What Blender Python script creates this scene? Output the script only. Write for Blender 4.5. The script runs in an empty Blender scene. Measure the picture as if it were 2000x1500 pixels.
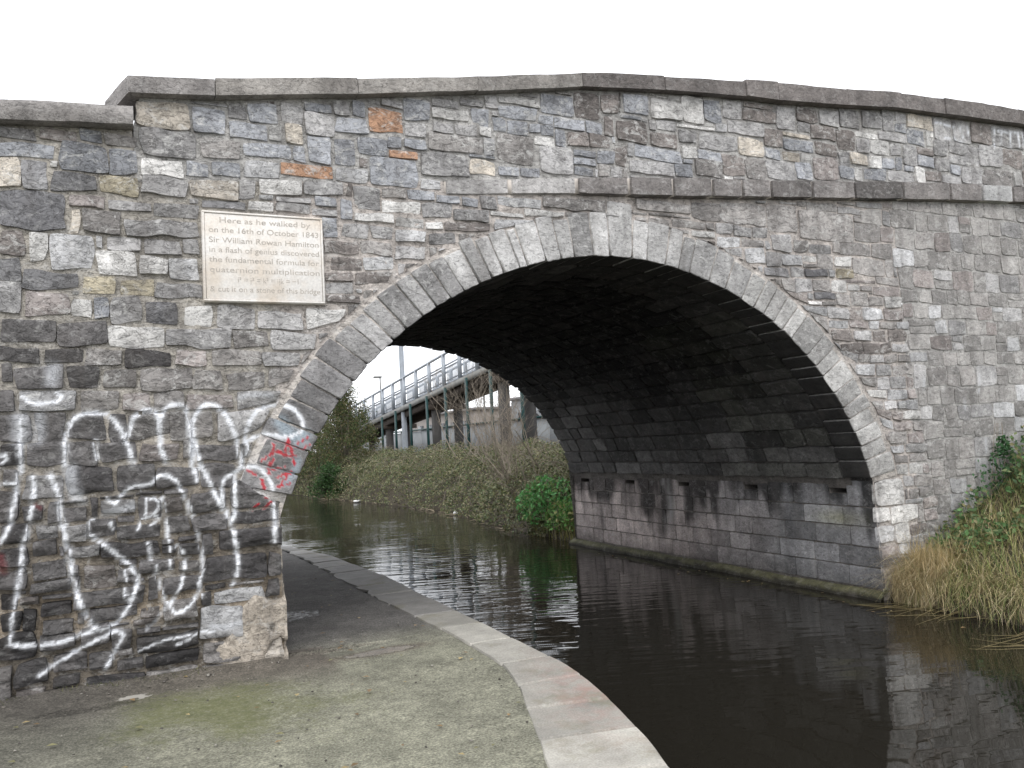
import bpy, math, random
import numpy as np
from mathutils import Matrix, Vector

random.seed(11)
rng = np.random.default_rng(11)
SC = bpy.context.scene
COL = SC.collection

# ------------------------------------------------------------------ camera
YAW, PITCH, ROLL = math.radians(25.515), math.radians(3.9611), math.radians(-3.0463)
f_ = Vector((math.sin(YAW) * math.cos(PITCH), math.cos(YAW) * math.cos(PITCH), math.sin(PITCH)))
r_ = Vector((math.cos(YAW), -math.sin(YAW), 0.0))
u_ = r_.cross(f_)
r2 = r_ * math.cos(ROLL) + u_ * math.sin(ROLL)
u2 = -r_ * math.sin(ROLL) + u_ * math.cos(ROLL)
cam_d = bpy.data.cameras.new('camera')
cam_d.sensor_fit = 'HORIZONTAL'
cam_d.sensor_width = 36.0
cam_d.lens = 1593.77 / 2000 * 36.0
cam_d.clip_start = 0.05
cam_d.clip_end = 2000
cam = bpy.data.objects.new('camera', cam_d)
COL.objects.link(cam)
M = Matrix(((r2.x, u2.x, -f_.x, -4.323), (r2.y, u2.y, -f_.y, -6.634), (r2.z, u2.z, -f_.z, 2.0), (0, 0, 0, 1)))
cam.matrix_world = M
SC.camera = cam

# ------------------------------------------------------------------ overcast sky, soft sun, exposure
SUN_EL, SUN_AZ = math.radians(48), math.radians(205)     # azimuth from +y towards +x
world = bpy.data.worlds.new('World')
SC.world = world
world.use_nodes = True
wn, wl = world.node_tree.nodes, world.node_tree.links
wn.clear()
w_out = wn.new('ShaderNodeOutputWorld')
w_bg = wn.new('ShaderNodeBackground')
w_bg.inputs['Strength'].default_value = 0.1
w_sky = wn.new('ShaderNodeTexSky')
w_sky.sky_type = 'NISHITA'
w_sky.sun_disc = False
w_sky.sun_elevation = SUN_EL
w_sky.sun_rotation = SUN_AZ
w_sky.dust_density = 4.0
w_mix = wn.new('ShaderNodeMix')
w_mix.data_type = 'RGBA'
w_mix.inputs['Factor'].default_value = 0.9                # closed cloud layer over the blue
w_mix.inputs['B'].default_value = (13.0, 13.2, 13.7, 1)
wl.new(w_sky.outputs['Color'], w_mix.inputs['A'])
wl.new(w_mix.outputs['Result'], w_bg.inputs['Color'])
wl.new(w_bg.outputs['Background'], w_out.inputs['Surface'])
sun_d = bpy.data.lights.new('sun', 'SUN')
sun_d.energy = 0.9
sun_d.angle = math.radians(25)
sun_d.color = (1.0, 0.97, 0.92)
sun = bpy.data.objects.new('sun', sun_d)
COL.objects.link(sun)
sdir = Vector((math.sin(SUN_AZ) * math.cos(SUN_EL), math.cos(SUN_AZ) * math.cos(SUN_EL), math.sin(SUN_EL)))
sun.rotation_euler = sdir.to_track_quat('Z', 'Y').to_euler()
sun.location = sdir * 60
SC.view_settings.view_transform = 'Standard'
SC.view_settings.look = 'None'
SC.view_settings.exposure = 0.55
SC.view_settings.gamma = 1.0
SC.view_settings.use_curve_mapping = False

# ------------------------------------------------------------------ helpers
def h3(ix, iy, iz):
    n = (ix.astype(np.int64) * 374761393 + iy.astype(np.int64) * 668265263 + iz.astype(np.int64) * 2147483647) & 0xffffffff
    n = ((n ^ (n >> 13)) * 1274126177) & 0xffffffff
    n = ((n ^ (n >> 16)) * 2246822519) & 0xffffffff
    return ((n ^ (n >> 15)) & 0xffff) / 32767.5 - 1.0

def vnoise(x, y, z=None):
    x = np.asarray(x, float); y = np.asarray(y, float)
    z = np.zeros_like(x) if z is None else np.asarray(z, float) + np.zeros_like(x)
    xi, yi, zi = np.floor(x), np.floor(y), np.floor(z)
    fx, fy, fz = x - xi, y - yi, z - zi
    fx = fx * fx * (3 - 2 * fx); fy = fy * fy * (3 - 2 * fy); fz = fz * fz * (3 - 2 * fz)
    r = 0
    for dx in (0, 1):
        for dy in (0, 1):
            for dz in (0, 1):
                w = (fx if dx else 1 - fx) * (fy if dy else 1 - fy) * (fz if dz else 1 - fz)
                r = r + w * h3(xi + dx, yi + dy, zi + dz)
    return r

def fbm(x, y, z=None, o=4):
    s, a = 0, 1.0
    for i in range(o):
        s = s + a * vnoise(np.asarray(x) * 2 ** i + 17.3 * i, np.asarray(y) * 2 ** i - 9.1 * i, None if z is None else np.asarray(z) * 2 ** i)
        a *= 0.5
    return s / 1.9

def mesh_np(name, V, F, tint=None, paint=None, smooth=True):
    """V (n,3), F (m,k) with constant k."""
    me = bpy.data.meshes.new(name)
    V = np.asarray(V, np.float32); F = np.asarray(F, np.int32)
    k = F.shape[1]
    me.vertices.add(len(V)); me.vertices.foreach_set('co', V.ravel())
    me.loops.add(F.size); me.loops.foreach_set('vertex_index', F.ravel())
    me.polygons.add(len(F))
    me.polygons.foreach_set('loop_start', np.arange(0, F.size, k, dtype=np.int32))
    if smooth:
        me.polygons.foreach_set('use_smooth', np.ones(len(F), bool))
    me.update(calc_edges=True)
    for nm, c in (('tint', tint), ('paint', paint)):
        if c is not None:
            at = me.attributes.new(nm, 'FLOAT_COLOR', 'POINT')
            at.data.foreach_set('color', np.ascontiguousarray(c, np.float32).ravel())
    return me

def add(name, me, mat=None, parent=None, loc=(0, 0, 0)):
    o = bpy.data.objects.new(name, me)
    o.location = loc
    COL.objects.link(o)
    if parent is not None:
        o.parent = parent
    if mat is not None and me is not None and len(me.materials) == 0:
        me.materials.append(mat)
    return o

def tag(o, label=None, cat=None, group=None, kind=None):
    for k, v in (('label', label), ('category', cat), ('group', group), ('kind', kind)):
        if v:
            o[k] = v
    return o

def empty(name, loc, label, cat, group=None):
    return tag(add(name, None, loc=loc), label, cat, group)

class MB:
    """collects boxes and tubes into one mesh"""
    def __init__(self): self.v = []; self.f = []
    def box(self, x0, x1, y0, y1, z0, z1):
        b = len(self.v)
        self.v += [(x0, y0, z0), (x1, y0, z0), (x1, y1, z0), (x0, y1, z0), (x0, y0, z1), (x1, y0, z1), (x1, y1, z1), (x0, y1, z1)]
        self.f += [(b, b + 3, b + 2, b + 1), (b + 4, b + 5, b + 6, b + 7), (b, b + 1, b + 5, b + 4), (b + 1, b + 2, b + 6, b + 5), (b + 2, b + 3, b + 7, b + 6), (b + 3, b, b + 4, b + 7)]
        return self
    def hexa(self, pts):
        b = len(self.v); self.v += [tuple(p) for p in pts]
        self.f += [(b, b + 3, b + 2, b + 1), (b + 4, b + 5, b + 6, b + 7), (b, b + 1, b + 5, b + 4), (b + 1, b + 2, b + 6, b + 5), (b + 2, b + 3, b + 7, b + 6), (b + 3, b, b + 4, b + 7)]
        return self
    def beam(self, p, q, w, h):
        p, q = Vector(p), Vector(q); d = (q - p).normalized()
        s = d.cross(Vector((0, 0, 1)))
        s = s.normalized() if s.length > 1e-4 else Vector((1, 0, 0))
        t = s.cross(d)
        return self.hexa([p - s * w / 2 - t * h / 2, p + s * w / 2 - t * h / 2, q + s * w / 2 - t * h / 2, q - s * w / 2 - t * h / 2,
                          p - s * w / 2 + t * h / 2, p + s * w / 2 + t * h / 2, q + s * w / 2 + t * h / 2, q - s * w / 2 + t * h / 2])
    def tube(self, pts, rads, n=5):
        b = len(self.v); pts = [Vector(p) for p in pts]
        for i, p in enumerate(pts):
            d = (pts[min(i + 1, len(pts) - 1)] - pts[max(i - 1, 0)]).normalized()
            s = d.cross(Vector((0.3, 0.9, 0.2))).normalized(); t = s.cross(d)
            for k in range(n):
                a = 2 * math.pi * k / n
                self.v.append(tuple(p + (s * math.cos(a) + t * math.sin(a)) * rads[i]))
        for i in range(len(pts) - 1):
            for k in range(n):
                a0 = b + i * n + k; a1 = b + i * n + (k + 1) % n
                self.f.append((a0, a1, a1 + n, a0 + n))
        return self
    def build(self, name, mat, parent=None, smooth=False, loc=(0, 0, 0), bevel=0):
        V = np.array(self.v) - np.array(loc)
        me = mesh_np(name, V, np.array(self.f), smooth=smooth)
        o = add(name, me, mat, parent, loc)
        if bevel:
            m = o.modifiers.new('bevel', 'BEVEL'); m.width = bevel; m.segments = 2; m.limit_method = 'ANGLE'
        return o

# ------------------------------------------------------------------ materials
def newmat(name):
    m = bpy.data.materials.new(name); m.use_nodes = True
    nt = m.node_tree; bs = nt.nodes['Principled BSDF']
    return m, nt, bs

def N(nt, typ, **kw):
    n = nt.nodes.new(typ)
    for k, v in kw.items():
        if k.startswith('_'): setattr(n, k[1:], v)
        else: n.inputs[k].default_value = v
    return n

def noise(nt, vec, scale, detail=6, rough=0.6, dist=0.0):
    n = N(nt, 'ShaderNodeTexNoise', Scale=scale, Detail=detail, Roughness=rough, Distortion=dist)
    nt.links.new(vec, n.inputs['Vector'])
    return n.outputs['Fac']

def ramp(nt, fac, stops):
    n = nt.nodes.new('ShaderNodeValToRGB')
    e = n.color_ramp.elements
    while len(e) < len(stops): e.new(0.5)
    for i, (p, c) in enumerate(stops):
        e[i].position = p
        e[i].color = (c, c, c, 1) if not isinstance(c, tuple) else (*c, 1)
    nt.links.new(fac, n.inputs['Fac'])
    return n.outputs['Color']

def mixc(nt, fac, a, b, mode='MIX'):
    n = nt.nodes.new('ShaderNodeMix'); n.data_type = 'RGBA'; n.blend_type = mode
    for sock, v in ((n.inputs['Factor'], fac), (n.inputs['A'], a), (n.inputs['B'], b)):
        if isinstance(v, (int, float)): sock.default_value = v
        elif isinstance(v, tuple): sock.default_value = (*v, 1)
        else: nt.links.new(v, sock)
    return n.outputs['Result']

def math_(nt, op, a, b=0.0):
    n = nt.nodes.new('ShaderNodeMath'); n.operation = op
    for s, v in ((n.inputs[0], a), (n.inputs[1], b)):
        if isinstance(v, (int, float)): s.default_value = v
        else: nt.links.new(v, s)
    return n.outputs[0]

def bump(nt, bs, h, strength, dist):
    b = N(nt, 'ShaderNodeBump', Strength=strength, Distance=dist)
    nt.links.new(h, b.inputs['Height'])
    nt.links.new(b.outputs['Normal'], bs.inputs['Normal'])
    return b

def world_pos(nt):
    return nt.nodes.new('ShaderNodeNewGeometry').outputs['Position']

def stone_material(name, bump_d=0.012, fine=1.0, cleft=1.0):
    m, nt, bs = newmat(name)
    pos = world_pos(nt)
    at = nt.nodes.new('ShaderNodeAttribute'); at.attribute_name = 'tint'
    pa = nt.nodes.new('ShaderNodeAttribute'); pa.attribute_name = 'paint'
    ms = nt.nodes.new('ShaderNodeMapping'); ms.inputs['Scale'].default_value = (1.0, 1.0, 1.6); ms.inputs['Rotation'].default_value = (.12, .1, 0)
    nt.links.new(pos, ms.inputs['Vector']); bed = ms.outputs['Vector']          # bedding of the stone
    n1 = noise(nt, pos, 4.0, 4, 0.6)
    n2 = noise(nt, bed, 13.0 * fine, 5, 0.74, 0.8)
    n3 = noise(nt, pos, 75.0, 2, 0.6)
    c = mixc(nt, 1.0, at.outputs['Color'], ramp(nt, n1, [(0.3, 0.68), (0.7, 1.32)]), 'MULTIPLY')
    c = mixc(nt, 1.0, c, ramp(nt, n2, [(0.30, 0.45), (0.44, 0.93), (0.57, 1.06), (0.72, 1.7)]), 'MULTIPLY')
    c = mixc(nt, 0.22, c, ramp(nt, n3, [(0.3, 0.6), (0.7, 1.4)]), 'MULTIPLY')
    # cracks and pale veins
    nv = noise(nt, bed, 5.5, 3, 0.62, 1.2)
    cr = ramp(nt, math_(nt, 'ABSOLUTE', math_(nt, 'SUBTRACT', nv, 0.5)), [(0.0, 1.0), (0.016, 0.0)])
    c = mixc(nt, math_(nt, 'MULTIPLY', cr, 0.4 * cleft), c, (0.06, 0.056, 0.055))
    # lichen and lime bloom
    lm = math_(nt, 'MULTIPLY', ramp(nt, noise(nt, bed, 8.0, 5, 0.8, 0.8), [(0.53, 0.0), (0.63, 1.0)]), at.outputs['Alpha'])
    c = mixc(nt, lm, c, (0.64, 0.635, 0.62))
    pit = ramp(nt, noise(nt, bed, 30.0, 2, 0.75), [(0.31, 1.0), (0.38, 0.0)])
    c = mixc(nt, math_(nt, 'MULTIPLY', pit, 0.55), c, (0.03, 0.028, 0.026))
    # run-off stains: vertical streaks
    mp = nt.nodes.new('ShaderNodeMapping'); mp.inputs['Scale'].default_value = (4.0, 4.0, 0.45)
    nt.links.new(pos, mp.inputs['Vector'])
    stn = ramp(nt, noise(nt, mp.outputs['Vector'], 1.0, 3, 0.6), [(0.52, 0.0), (0.7, 1.0)])
    c = mixc(nt, math_(nt, 'MULTIPLY', stn, 0.38), c, (0.105, 0.094, 0.088))
    # spray paint, broken up by the grain of the stone
    gr = ramp(nt, n2, [(0.28, 0.3), (0.44, 1.0)])
    c = mixc(nt, math_(nt, 'MULTIPLY', pa.outputs['Alpha'], gr), c, pa.outputs['Color'])
    nt.links.new(c, bs.inputs['Base Color'])
    bs.inputs['Roughness'].default_value = 0.85
    bs.inputs['Specular IOR Level'].default_value = 0.3
    st3 = ramp(nt, n2, [(0.30, 0.0), (0.44, 0.38), (0.47, 0.55), (0.58, 0.62), (0.61, 0.82), (0.75, 1.0)])   # cleft steps
    hh = math_(nt, 'ADD', st3, math_(nt, 'ADD', math_(nt, 'MULTIPLY', n3, 0.10), math_(nt, 'MULTIPLY', cr, -0.35)))
    bump(nt, bs, hh, 0.85, bump_d)
    return m

M_STONE = stone_material('rough_stone', 0.015)
M_ASHLAR = stone_material('dressed_stone', 0.008, 1.7, .5)
M_MORTAR = stone_material('mortar', 0.014, 1.5, .6)

def simple(name, col, rough=0.7, var=0.25, scale=8.0, metal=0.0, bd=0.004, spec=0.4):
    m, nt, bs = newmat(name)
    pos = world_pos(nt)
    n1 = noise(nt, pos, scale, 6, 0.65)
    c = mixc(nt, 1.0, col, ramp(nt, n1, [(0.25, 1 - var), (0.75, 1 + var)]), 'MULTIPLY')
    nt.links.new(c, bs.inputs['Base Color'])
    bs.inputs['Roughness'].default_value = rough
    bs.inputs['Metallic'].default_value = metal
    bs.inputs['Specular IOR Level'].default_value = spec
    if bd: bump(nt, bs, noise(nt, pos, scale * 6, 5, 0.6), 0.6, bd)
    return m

def leaf_material(name, rough=0.55, spec=0.35, trans=0.25):
    m, nt, bs = newmat(name)
    at = nt.nodes.new('ShaderNodeAttribute'); at.attribute_name = 'tint'
    nt.links.new(at.outputs['Color'], bs.inputs['Base Color'])
    bs.inputs['Roughness'].default_value = rough
    bs.inputs['Specular IOR Level'].default_value = spec
    tr = nt.nodes.new('ShaderNodeBsdfTranslucent')
    nt.links.new(at.outputs['Color'], tr.inputs['Color'])
    mx = nt.nodes.new('ShaderNodeMixShader'); mx.inputs[0].default_value = trans
    out = nt.nodes['Material Output']
    nt.links.new(bs.outputs[0], mx.inputs[1]); nt.links.new(tr.outputs[0], mx.inputs[2])
    nt.links.new(mx.outputs[0], out.inputs['Surface'])
    return m

M_LEAF = leaf_material('leaves')
M_GRASSBLADE = leaf_material('grass_blades', 0.7, 0.25, 0.15)
M_TWIG = simple('bark_twigs', (0.24, 0.205, 0.165), 0.9, 0.4, 12)
M_BARK = simple('bark', (0.12, 0.105, 0.08), 0.9, 0.45, 10, bd=0.02)
M_STEEL = simple('galvanised_steel', (0.33, 0.36, 0.40), 0.5, 0.15, 3, 0.2)
M_FASCIA = simple('weathered_steel', (0.20, 0.20, 0.19), 0.7, 0.35, 2)
M_RUST = simple('brown_steel', (0.06, 0.047, 0.038), 0.8, 0.45, 3)
M_TEAL = simple('teal_paint', (0.008, 0.042, 0.042), 0.45, 0.25, 4)
M_CONC = simple('stained_concrete', (0.065, 0.062, 0.06), 0.85, 0.35, 2)
M_CONC_L = simple('pale_concrete', (0.25, 0.265, 0.275), 0.85, 0.25, 0.7)
M_BEIGE = simple('beige_render', (0.27, 0.245, 0.225), 0.85, 0.2, 0.6)
M_GLASS = simple('dark_glazing', (0.03, 0.035, 0.04), 0.15, 0.1, 2, bd=0)
M_ROOF = simple('grey_roof', (0.2, 0.19, 0.19), 0.8, 0.2, 1)
M_SOIL = simple('bank_soil', (0.055, 0.045, 0.03), 0.95, 0.5, 5, bd=0.03)
M_EARTH = simple('far_ground', (0.07, 0.075, 0.035), 0.95, 0.4, 0.8, bd=0.03)
M_ROAD = simple('asphalt', (0.05, 0.05, 0.05), 0.9, 0.3, 3)

# ------------------------------------------------------------------ measured tables (millimetres on the bridge face)
PIER_STONES = '-5109,-4677,3688,3972k -3693,-3258,2115,2339g -3812,-3357,1057,1252k -4300,-3773,3679,3825g -4795,-4507,3405,3656c -3834,-3529,641,873c -3705,-3243,1276,1426k -4028,-3559,2833,2979g -2987,-2634,2978,3164w -4718,-4400,4145,4345b -4708,-4402,1776,1982k -5099,-4751,2862,3042d -3502,-3243,361,590q -3366,-3002,2980,3139g -4739,-4430,2847,3034d -4214,-3851,2518,2677m -3603,-3243,1588,1748d -3838,-3478,4009,4166q -4956,-4663,3054,3246p -4298,-4020,2155,2355m -4417,-4042,2846,2992w -3262,-2899,2814,2964g -4274,-3851,606,734d -4994,-4622,2385,2529c -3531,-3156,2352,2494g -4608,-4232,364,500k -4657,-4218,981,1097d -4182,-3850,3994,4146g -3710,-3347,2681,2818m -3665,-3379,2991,3164g -5013,-4704,2547,2705d -3828,-3522,466,624m -3805,-3539,1767,1949d -3915,-3546,2361,2489p -4958,-4598,3262,3393d -4382,-4119,1788,1966d -4107,-3821,1791,1953d -4493,-4220,3383,3552w -4180,-3926,3007,3187k -3612,-3312,2505,2657m -4571,-4312,3683,3858m -4681,-4440,2169,2356d -4776,-4482,3984,4133d -3848,-3531,1965,2103d -3996,-3771,3342,3536c -3510,-3243,609,771q -3319,-2973,4087,4211w -4978,-4726,1769,1940g -4224,-3848,364,476m -4394,-4191,3005,3211g -3300,-3029,2505,2659m -5116,-4903,2178,2374d -5111,-4733,4212,4321b -4470,-4203,3979,4133y -4953,-4703,1994,2157d -4892,-4693,2169,2374d -3882,-3620,1586,1741d -3331,-3023,2671,2803g -4229,-3955,1981,2129p -4090,-3771,3201,3328g -4307,-3990,2693,2820k -4610,-4344,2370,2520m -5124,-4898,688,863k -2961,-2621,4114,4230g -4484,-4106,1309,1412k -3912,-3680,2999,3166w -3546,-3275,2831,2971m -4388,-4194,4150,4343b -3742,-3377,889,992c -4495,-4243,1995,2143d -3597,-3243,1469,1572k -4091,-3858,801,957m -3881,-3612,1438,1572d -4099,-3824,1007,1138d -5032,-4819,497,666d -4614,-4401,1113,1281n -4955,-4788,3986,4200d -3838,-3624,2503,2667m -4461,-4227,2531,2680m -4092,-3770,3836,3942g -4344,-4102,3226,3362y -4218,-3854,498,588k -3865,-3708,2138,2346m -4585,-4359,3228,3371y -4571,-4319,2706,2833m -4691,-4476,2541,2691d -3975,-3725,2691,2818p -5091,-4928,3480,3673n -5114,-4970,3081,3298g -4170,-3906,3548,3666g -4389,-4091,1432,1536d -5098,-4842,2729,2850d -5112,-4967,3986,4197t -4209,-4011,3377,3531w -4691,-4507,1993,2154d -4572,-4264,870,966d -4831,-4583,2717,2833d -4129,-3926,2367,2506m -4807,-4598,557,692d -5127,-4997,1623,1840d -3840,-3524,364,452m -4006,-3875,2145,2352m -5108,-4927,1460,1607k -4634,-4455,710,854d -4412,-4102,3870,3954g -4919,-4711,1214,1338d -4240,-3999,1172,1276d -4330,-4141,2372,2504p -5118,-4965,2001,2163k -4422,-4181,3564,3667g -4917,-4805,3441,3663w -4244,-4087,1569,1726d -4573,-4400,1456,1597d -5126,-4950,1164,1301d -4428,-4310,2155,2357d -5124,-4935,1316,1441k -4665,-4424,3870,3967p -4586,-4417,524,661d -4422,-4203,4355,4459m -5118,-4971,3313,3468d -4851,-4599,4357,4447n -4881,-4652,727,825d -3756,-3420,3933,3998d -3185,-2912,3935,4014g -4490,-4256,1626,1716g -5126,-5049,407,672m -4869,-4661,837,935d -5109,-4863,4336,4420g -4931,-4680,1114,1194d -3464,-3331,4034,4185g -3504,-3248,796,872d -4741,-4585,1449,1568g -4652,-4525,3055,3202w -4041,-3893,1445,1571d -4516,-4408,3046,3217b -4866,-4682,950,1049k -4699,-4495,1328,1417g -3360,-3248,880,1040d -3408,-3199,3935,4018w -2880,-2686,4014,4103b -5113,-4987,879,1011k -4729,-4582,1587,1700d -4908,-4760,1360,1472d -4437,-4297,678,796d -5115,-5006,2386,2535d -3336,-3248,1048,1232d -4798,-4633,449,546d -5034,-4842,403,487n -4588,-4434,4358,4461b -4075,-3933,1601,1713n -4979,-4839,1622,1734k -4665,-4585,3667,3858t -4383,-4252,1116,1231d -5105,-4990,1856,1986d -3894,-3772,3548,3667g -4200,-4124,964,1148d -3972,-3822,1265,1358d -4824,-4616,364,428d -2898,-2690,3935,3999g -4405,-4230,518,594d -3187,-2894,4028,4073g -3984,-3836,1156,1244m -5112,-5007,1025,1146k -4895,-4752,1490,1577g -4968,-4887,880,1028k -3010,-2908,2685,2802m -4824,-4748,1600,1748d -3804,-3728,1276,1424d -4247,-4103,866,944n -5099,-5024,2579,2720d -3516,-3440,1972,2096d -3940,-3879,1991,2127m -3840,-3759,892,985d -3636,-3368,1012,1040m -4104,-3848,748,776d -4295,-4140,808,854n -4560,-4508,1612,1748k -4385,-4263,1552,1609d -4068,-3896,1732,1772d -4996,-4878,1045,1102n -4500,-4268,1732,1760d -4272,-4112,748,788d -4092,-3992,1300,1364k -3803,-3650,1004,1045k -4385,-4256,1247,1292k -4493,-4436,3568,3668c -4692,-4628,1216,1304d -3982,-3845,1387,1426k -4397,-4292,611,661m -4860,-4676,1072,1100d -4260,-4076,1744,1772d -4644,-4592,870,966m -3317,-3202,4031,4074c -4740,-4568,1720,1748m -2880,-2804,2908,2960g -4092,-4004,1372,1412d -4440,-4316,820,848d -3838,-3771,3954,3997g -4656,-4628,1120,1208k -5124,-5048,364,392d -3516,-3464,1924,1964k -4752,-4724,1360,1424d -4649,-4599,3215,3248g -3516,-3488,1864,1916d -2880,-2828,2872,2900w -7369,-6750,2684,2892d -7426,-6788,2105,2306d -6382,-5859,1236,1468d -7236,-6723,1236,1468d -5783,-5144,1042,1222d -7204,-6690,1867,2091g -4992,-4952,1120,1148d -3432,-3404,2056,2096d -5600,-5124,3662,3889g -5742,-5114,2906,3070g -6483,-5994,2684,2892b -7409,-6834,3084,3259g -7356,-6747,2506,2670m -7317,-6700,3486,3648d -6595,-6085,1660,1853k -7341,-6718,4144,4302g -6696,-6272,3903,4130g -6450,-5973,2105,2306d -6541,-6132,793,1028m -6258,-5835,3903,4130g -6676,-6252,1867,2091b -5891,-5467,1867,2091d -5540,-5144,1236,1468d -7355,-6963,3662,3889b -7248,-6869,793,1028d -6071,-5620,1660,1853g -5620,-5144,598,779g -5560,-5129,3273,3472d -6875,-6403,598,779d -6879,-6462,380,584k -6079,-5562,1482,1646g -6113,-5701,380,584g -6393,-5907,2320,2492m -7420,-6935,2320,2492d -5821,-5455,3903,4130g -5794,-5446,793,1028k -6685,-6274,3273,3472d -6046,-5536,4144,4302g -7370,-6963,3273,3472m -7357,-6871,2906,3070b -5978,-5493,2506,2670k -5973,-5574,3273,3472d -6624,-6279,3662,3889d -4236,-4208,1120,1148d -6265,-5932,3662,3889g -6238,-5905,1867,2091d -6441,-5992,2506,2670d -6709,-6396,1236,1468d -6118,-5808,793,1028k -7291,-6889,598,779d -5441,-5124,3903,4130m -6949,-6638,3662,3889g -5537,-5104,3486,3648b -5980,-5644,2684,2892k -7312,-6710,3903,4019g -6820,-6425,3084,3259g -5453,-5144,1867,2091k -5918,-5614,3662,3889d -7263,-6910,1660,1853d -5845,-5554,1236,1468b -5432,-5144,793,1028g -6686,-6271,3486,3648g -6857,-6448,2906,3070b -5959,-5628,2105,2306d -5687,-5364,380,584m -5548,-5144,1482,1646d -6434,-6042,2906,3070d -7202,-6893,380,584d -5488,-5129,3084,3259k -7312,-6710,4031,4130g -6428,-6060,4144,4302g -6088,-5758,3084,3259g -5479,-5129,2506,2670m -6257,-5902,3486,3648b -5614,-5332,2105,2306d -6992,-6677,1042,1222d -7380,-6831,4316,4418g -6896,-6609,1660,1853m -5888,-5551,3486,3648b -5606,-5323,1660,1853d -5630,-5367,2684,2892k -6260,-5987,3273,3472m -6673,-6360,1482,1646k -6736,-6497,2684,2892d -6949,-6699,3273,3472k -5353,-5114,2684,2892d -5893,-5364,2320,2412b -6663,-6398,1042,1222m -6733,-6455,2506,2670d -6028,-5756,2906,3070b -6921,-6407,2405,2492g -6817,-6397,4316,4418g -5744,-5502,3084,3259d -5350,-5144,380,584k -6704,-6442,4144,4302m -6346,-6093,1482,1646g -7206,-6687,1482,1561g -6124,-5734,4316,4418d -6855,-6555,793,921g -5350,-5129,2320,2492g -7206,-6687,1573,1646g -6921,-6407,2320,2393m -5318,-5134,2105,2306d -6046,-5634,691,779b -5893,-5364,2424,2492m -5466,-5124,4316,4418g -6448,-6127,479,584m -6046,-5634,598,679d -5309,-5144,1660,1853m -6774,-6464,2105,2203g -5522,-5124,4144,4220k -6384,-6072,1127,1222d -6389,-6060,692,779g -6855,-6555,933,1028b -6774,-6464,2215,2306b -5522,-5124,4232,4302d -6448,-6127,380,467d -6411,-6102,3084,3171m -6389,-6060,598,680d -7248,-7006,1042,1146k -6383,-6138,4316,4418d -5720,-5480,4316,4418d -6411,-6102,3183,3259d -6384,-6072,1042,1115m -6058,-5797,1042,1129k -6058,-5797,1141,1222k -7248,-7006,1158,1222d'
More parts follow.
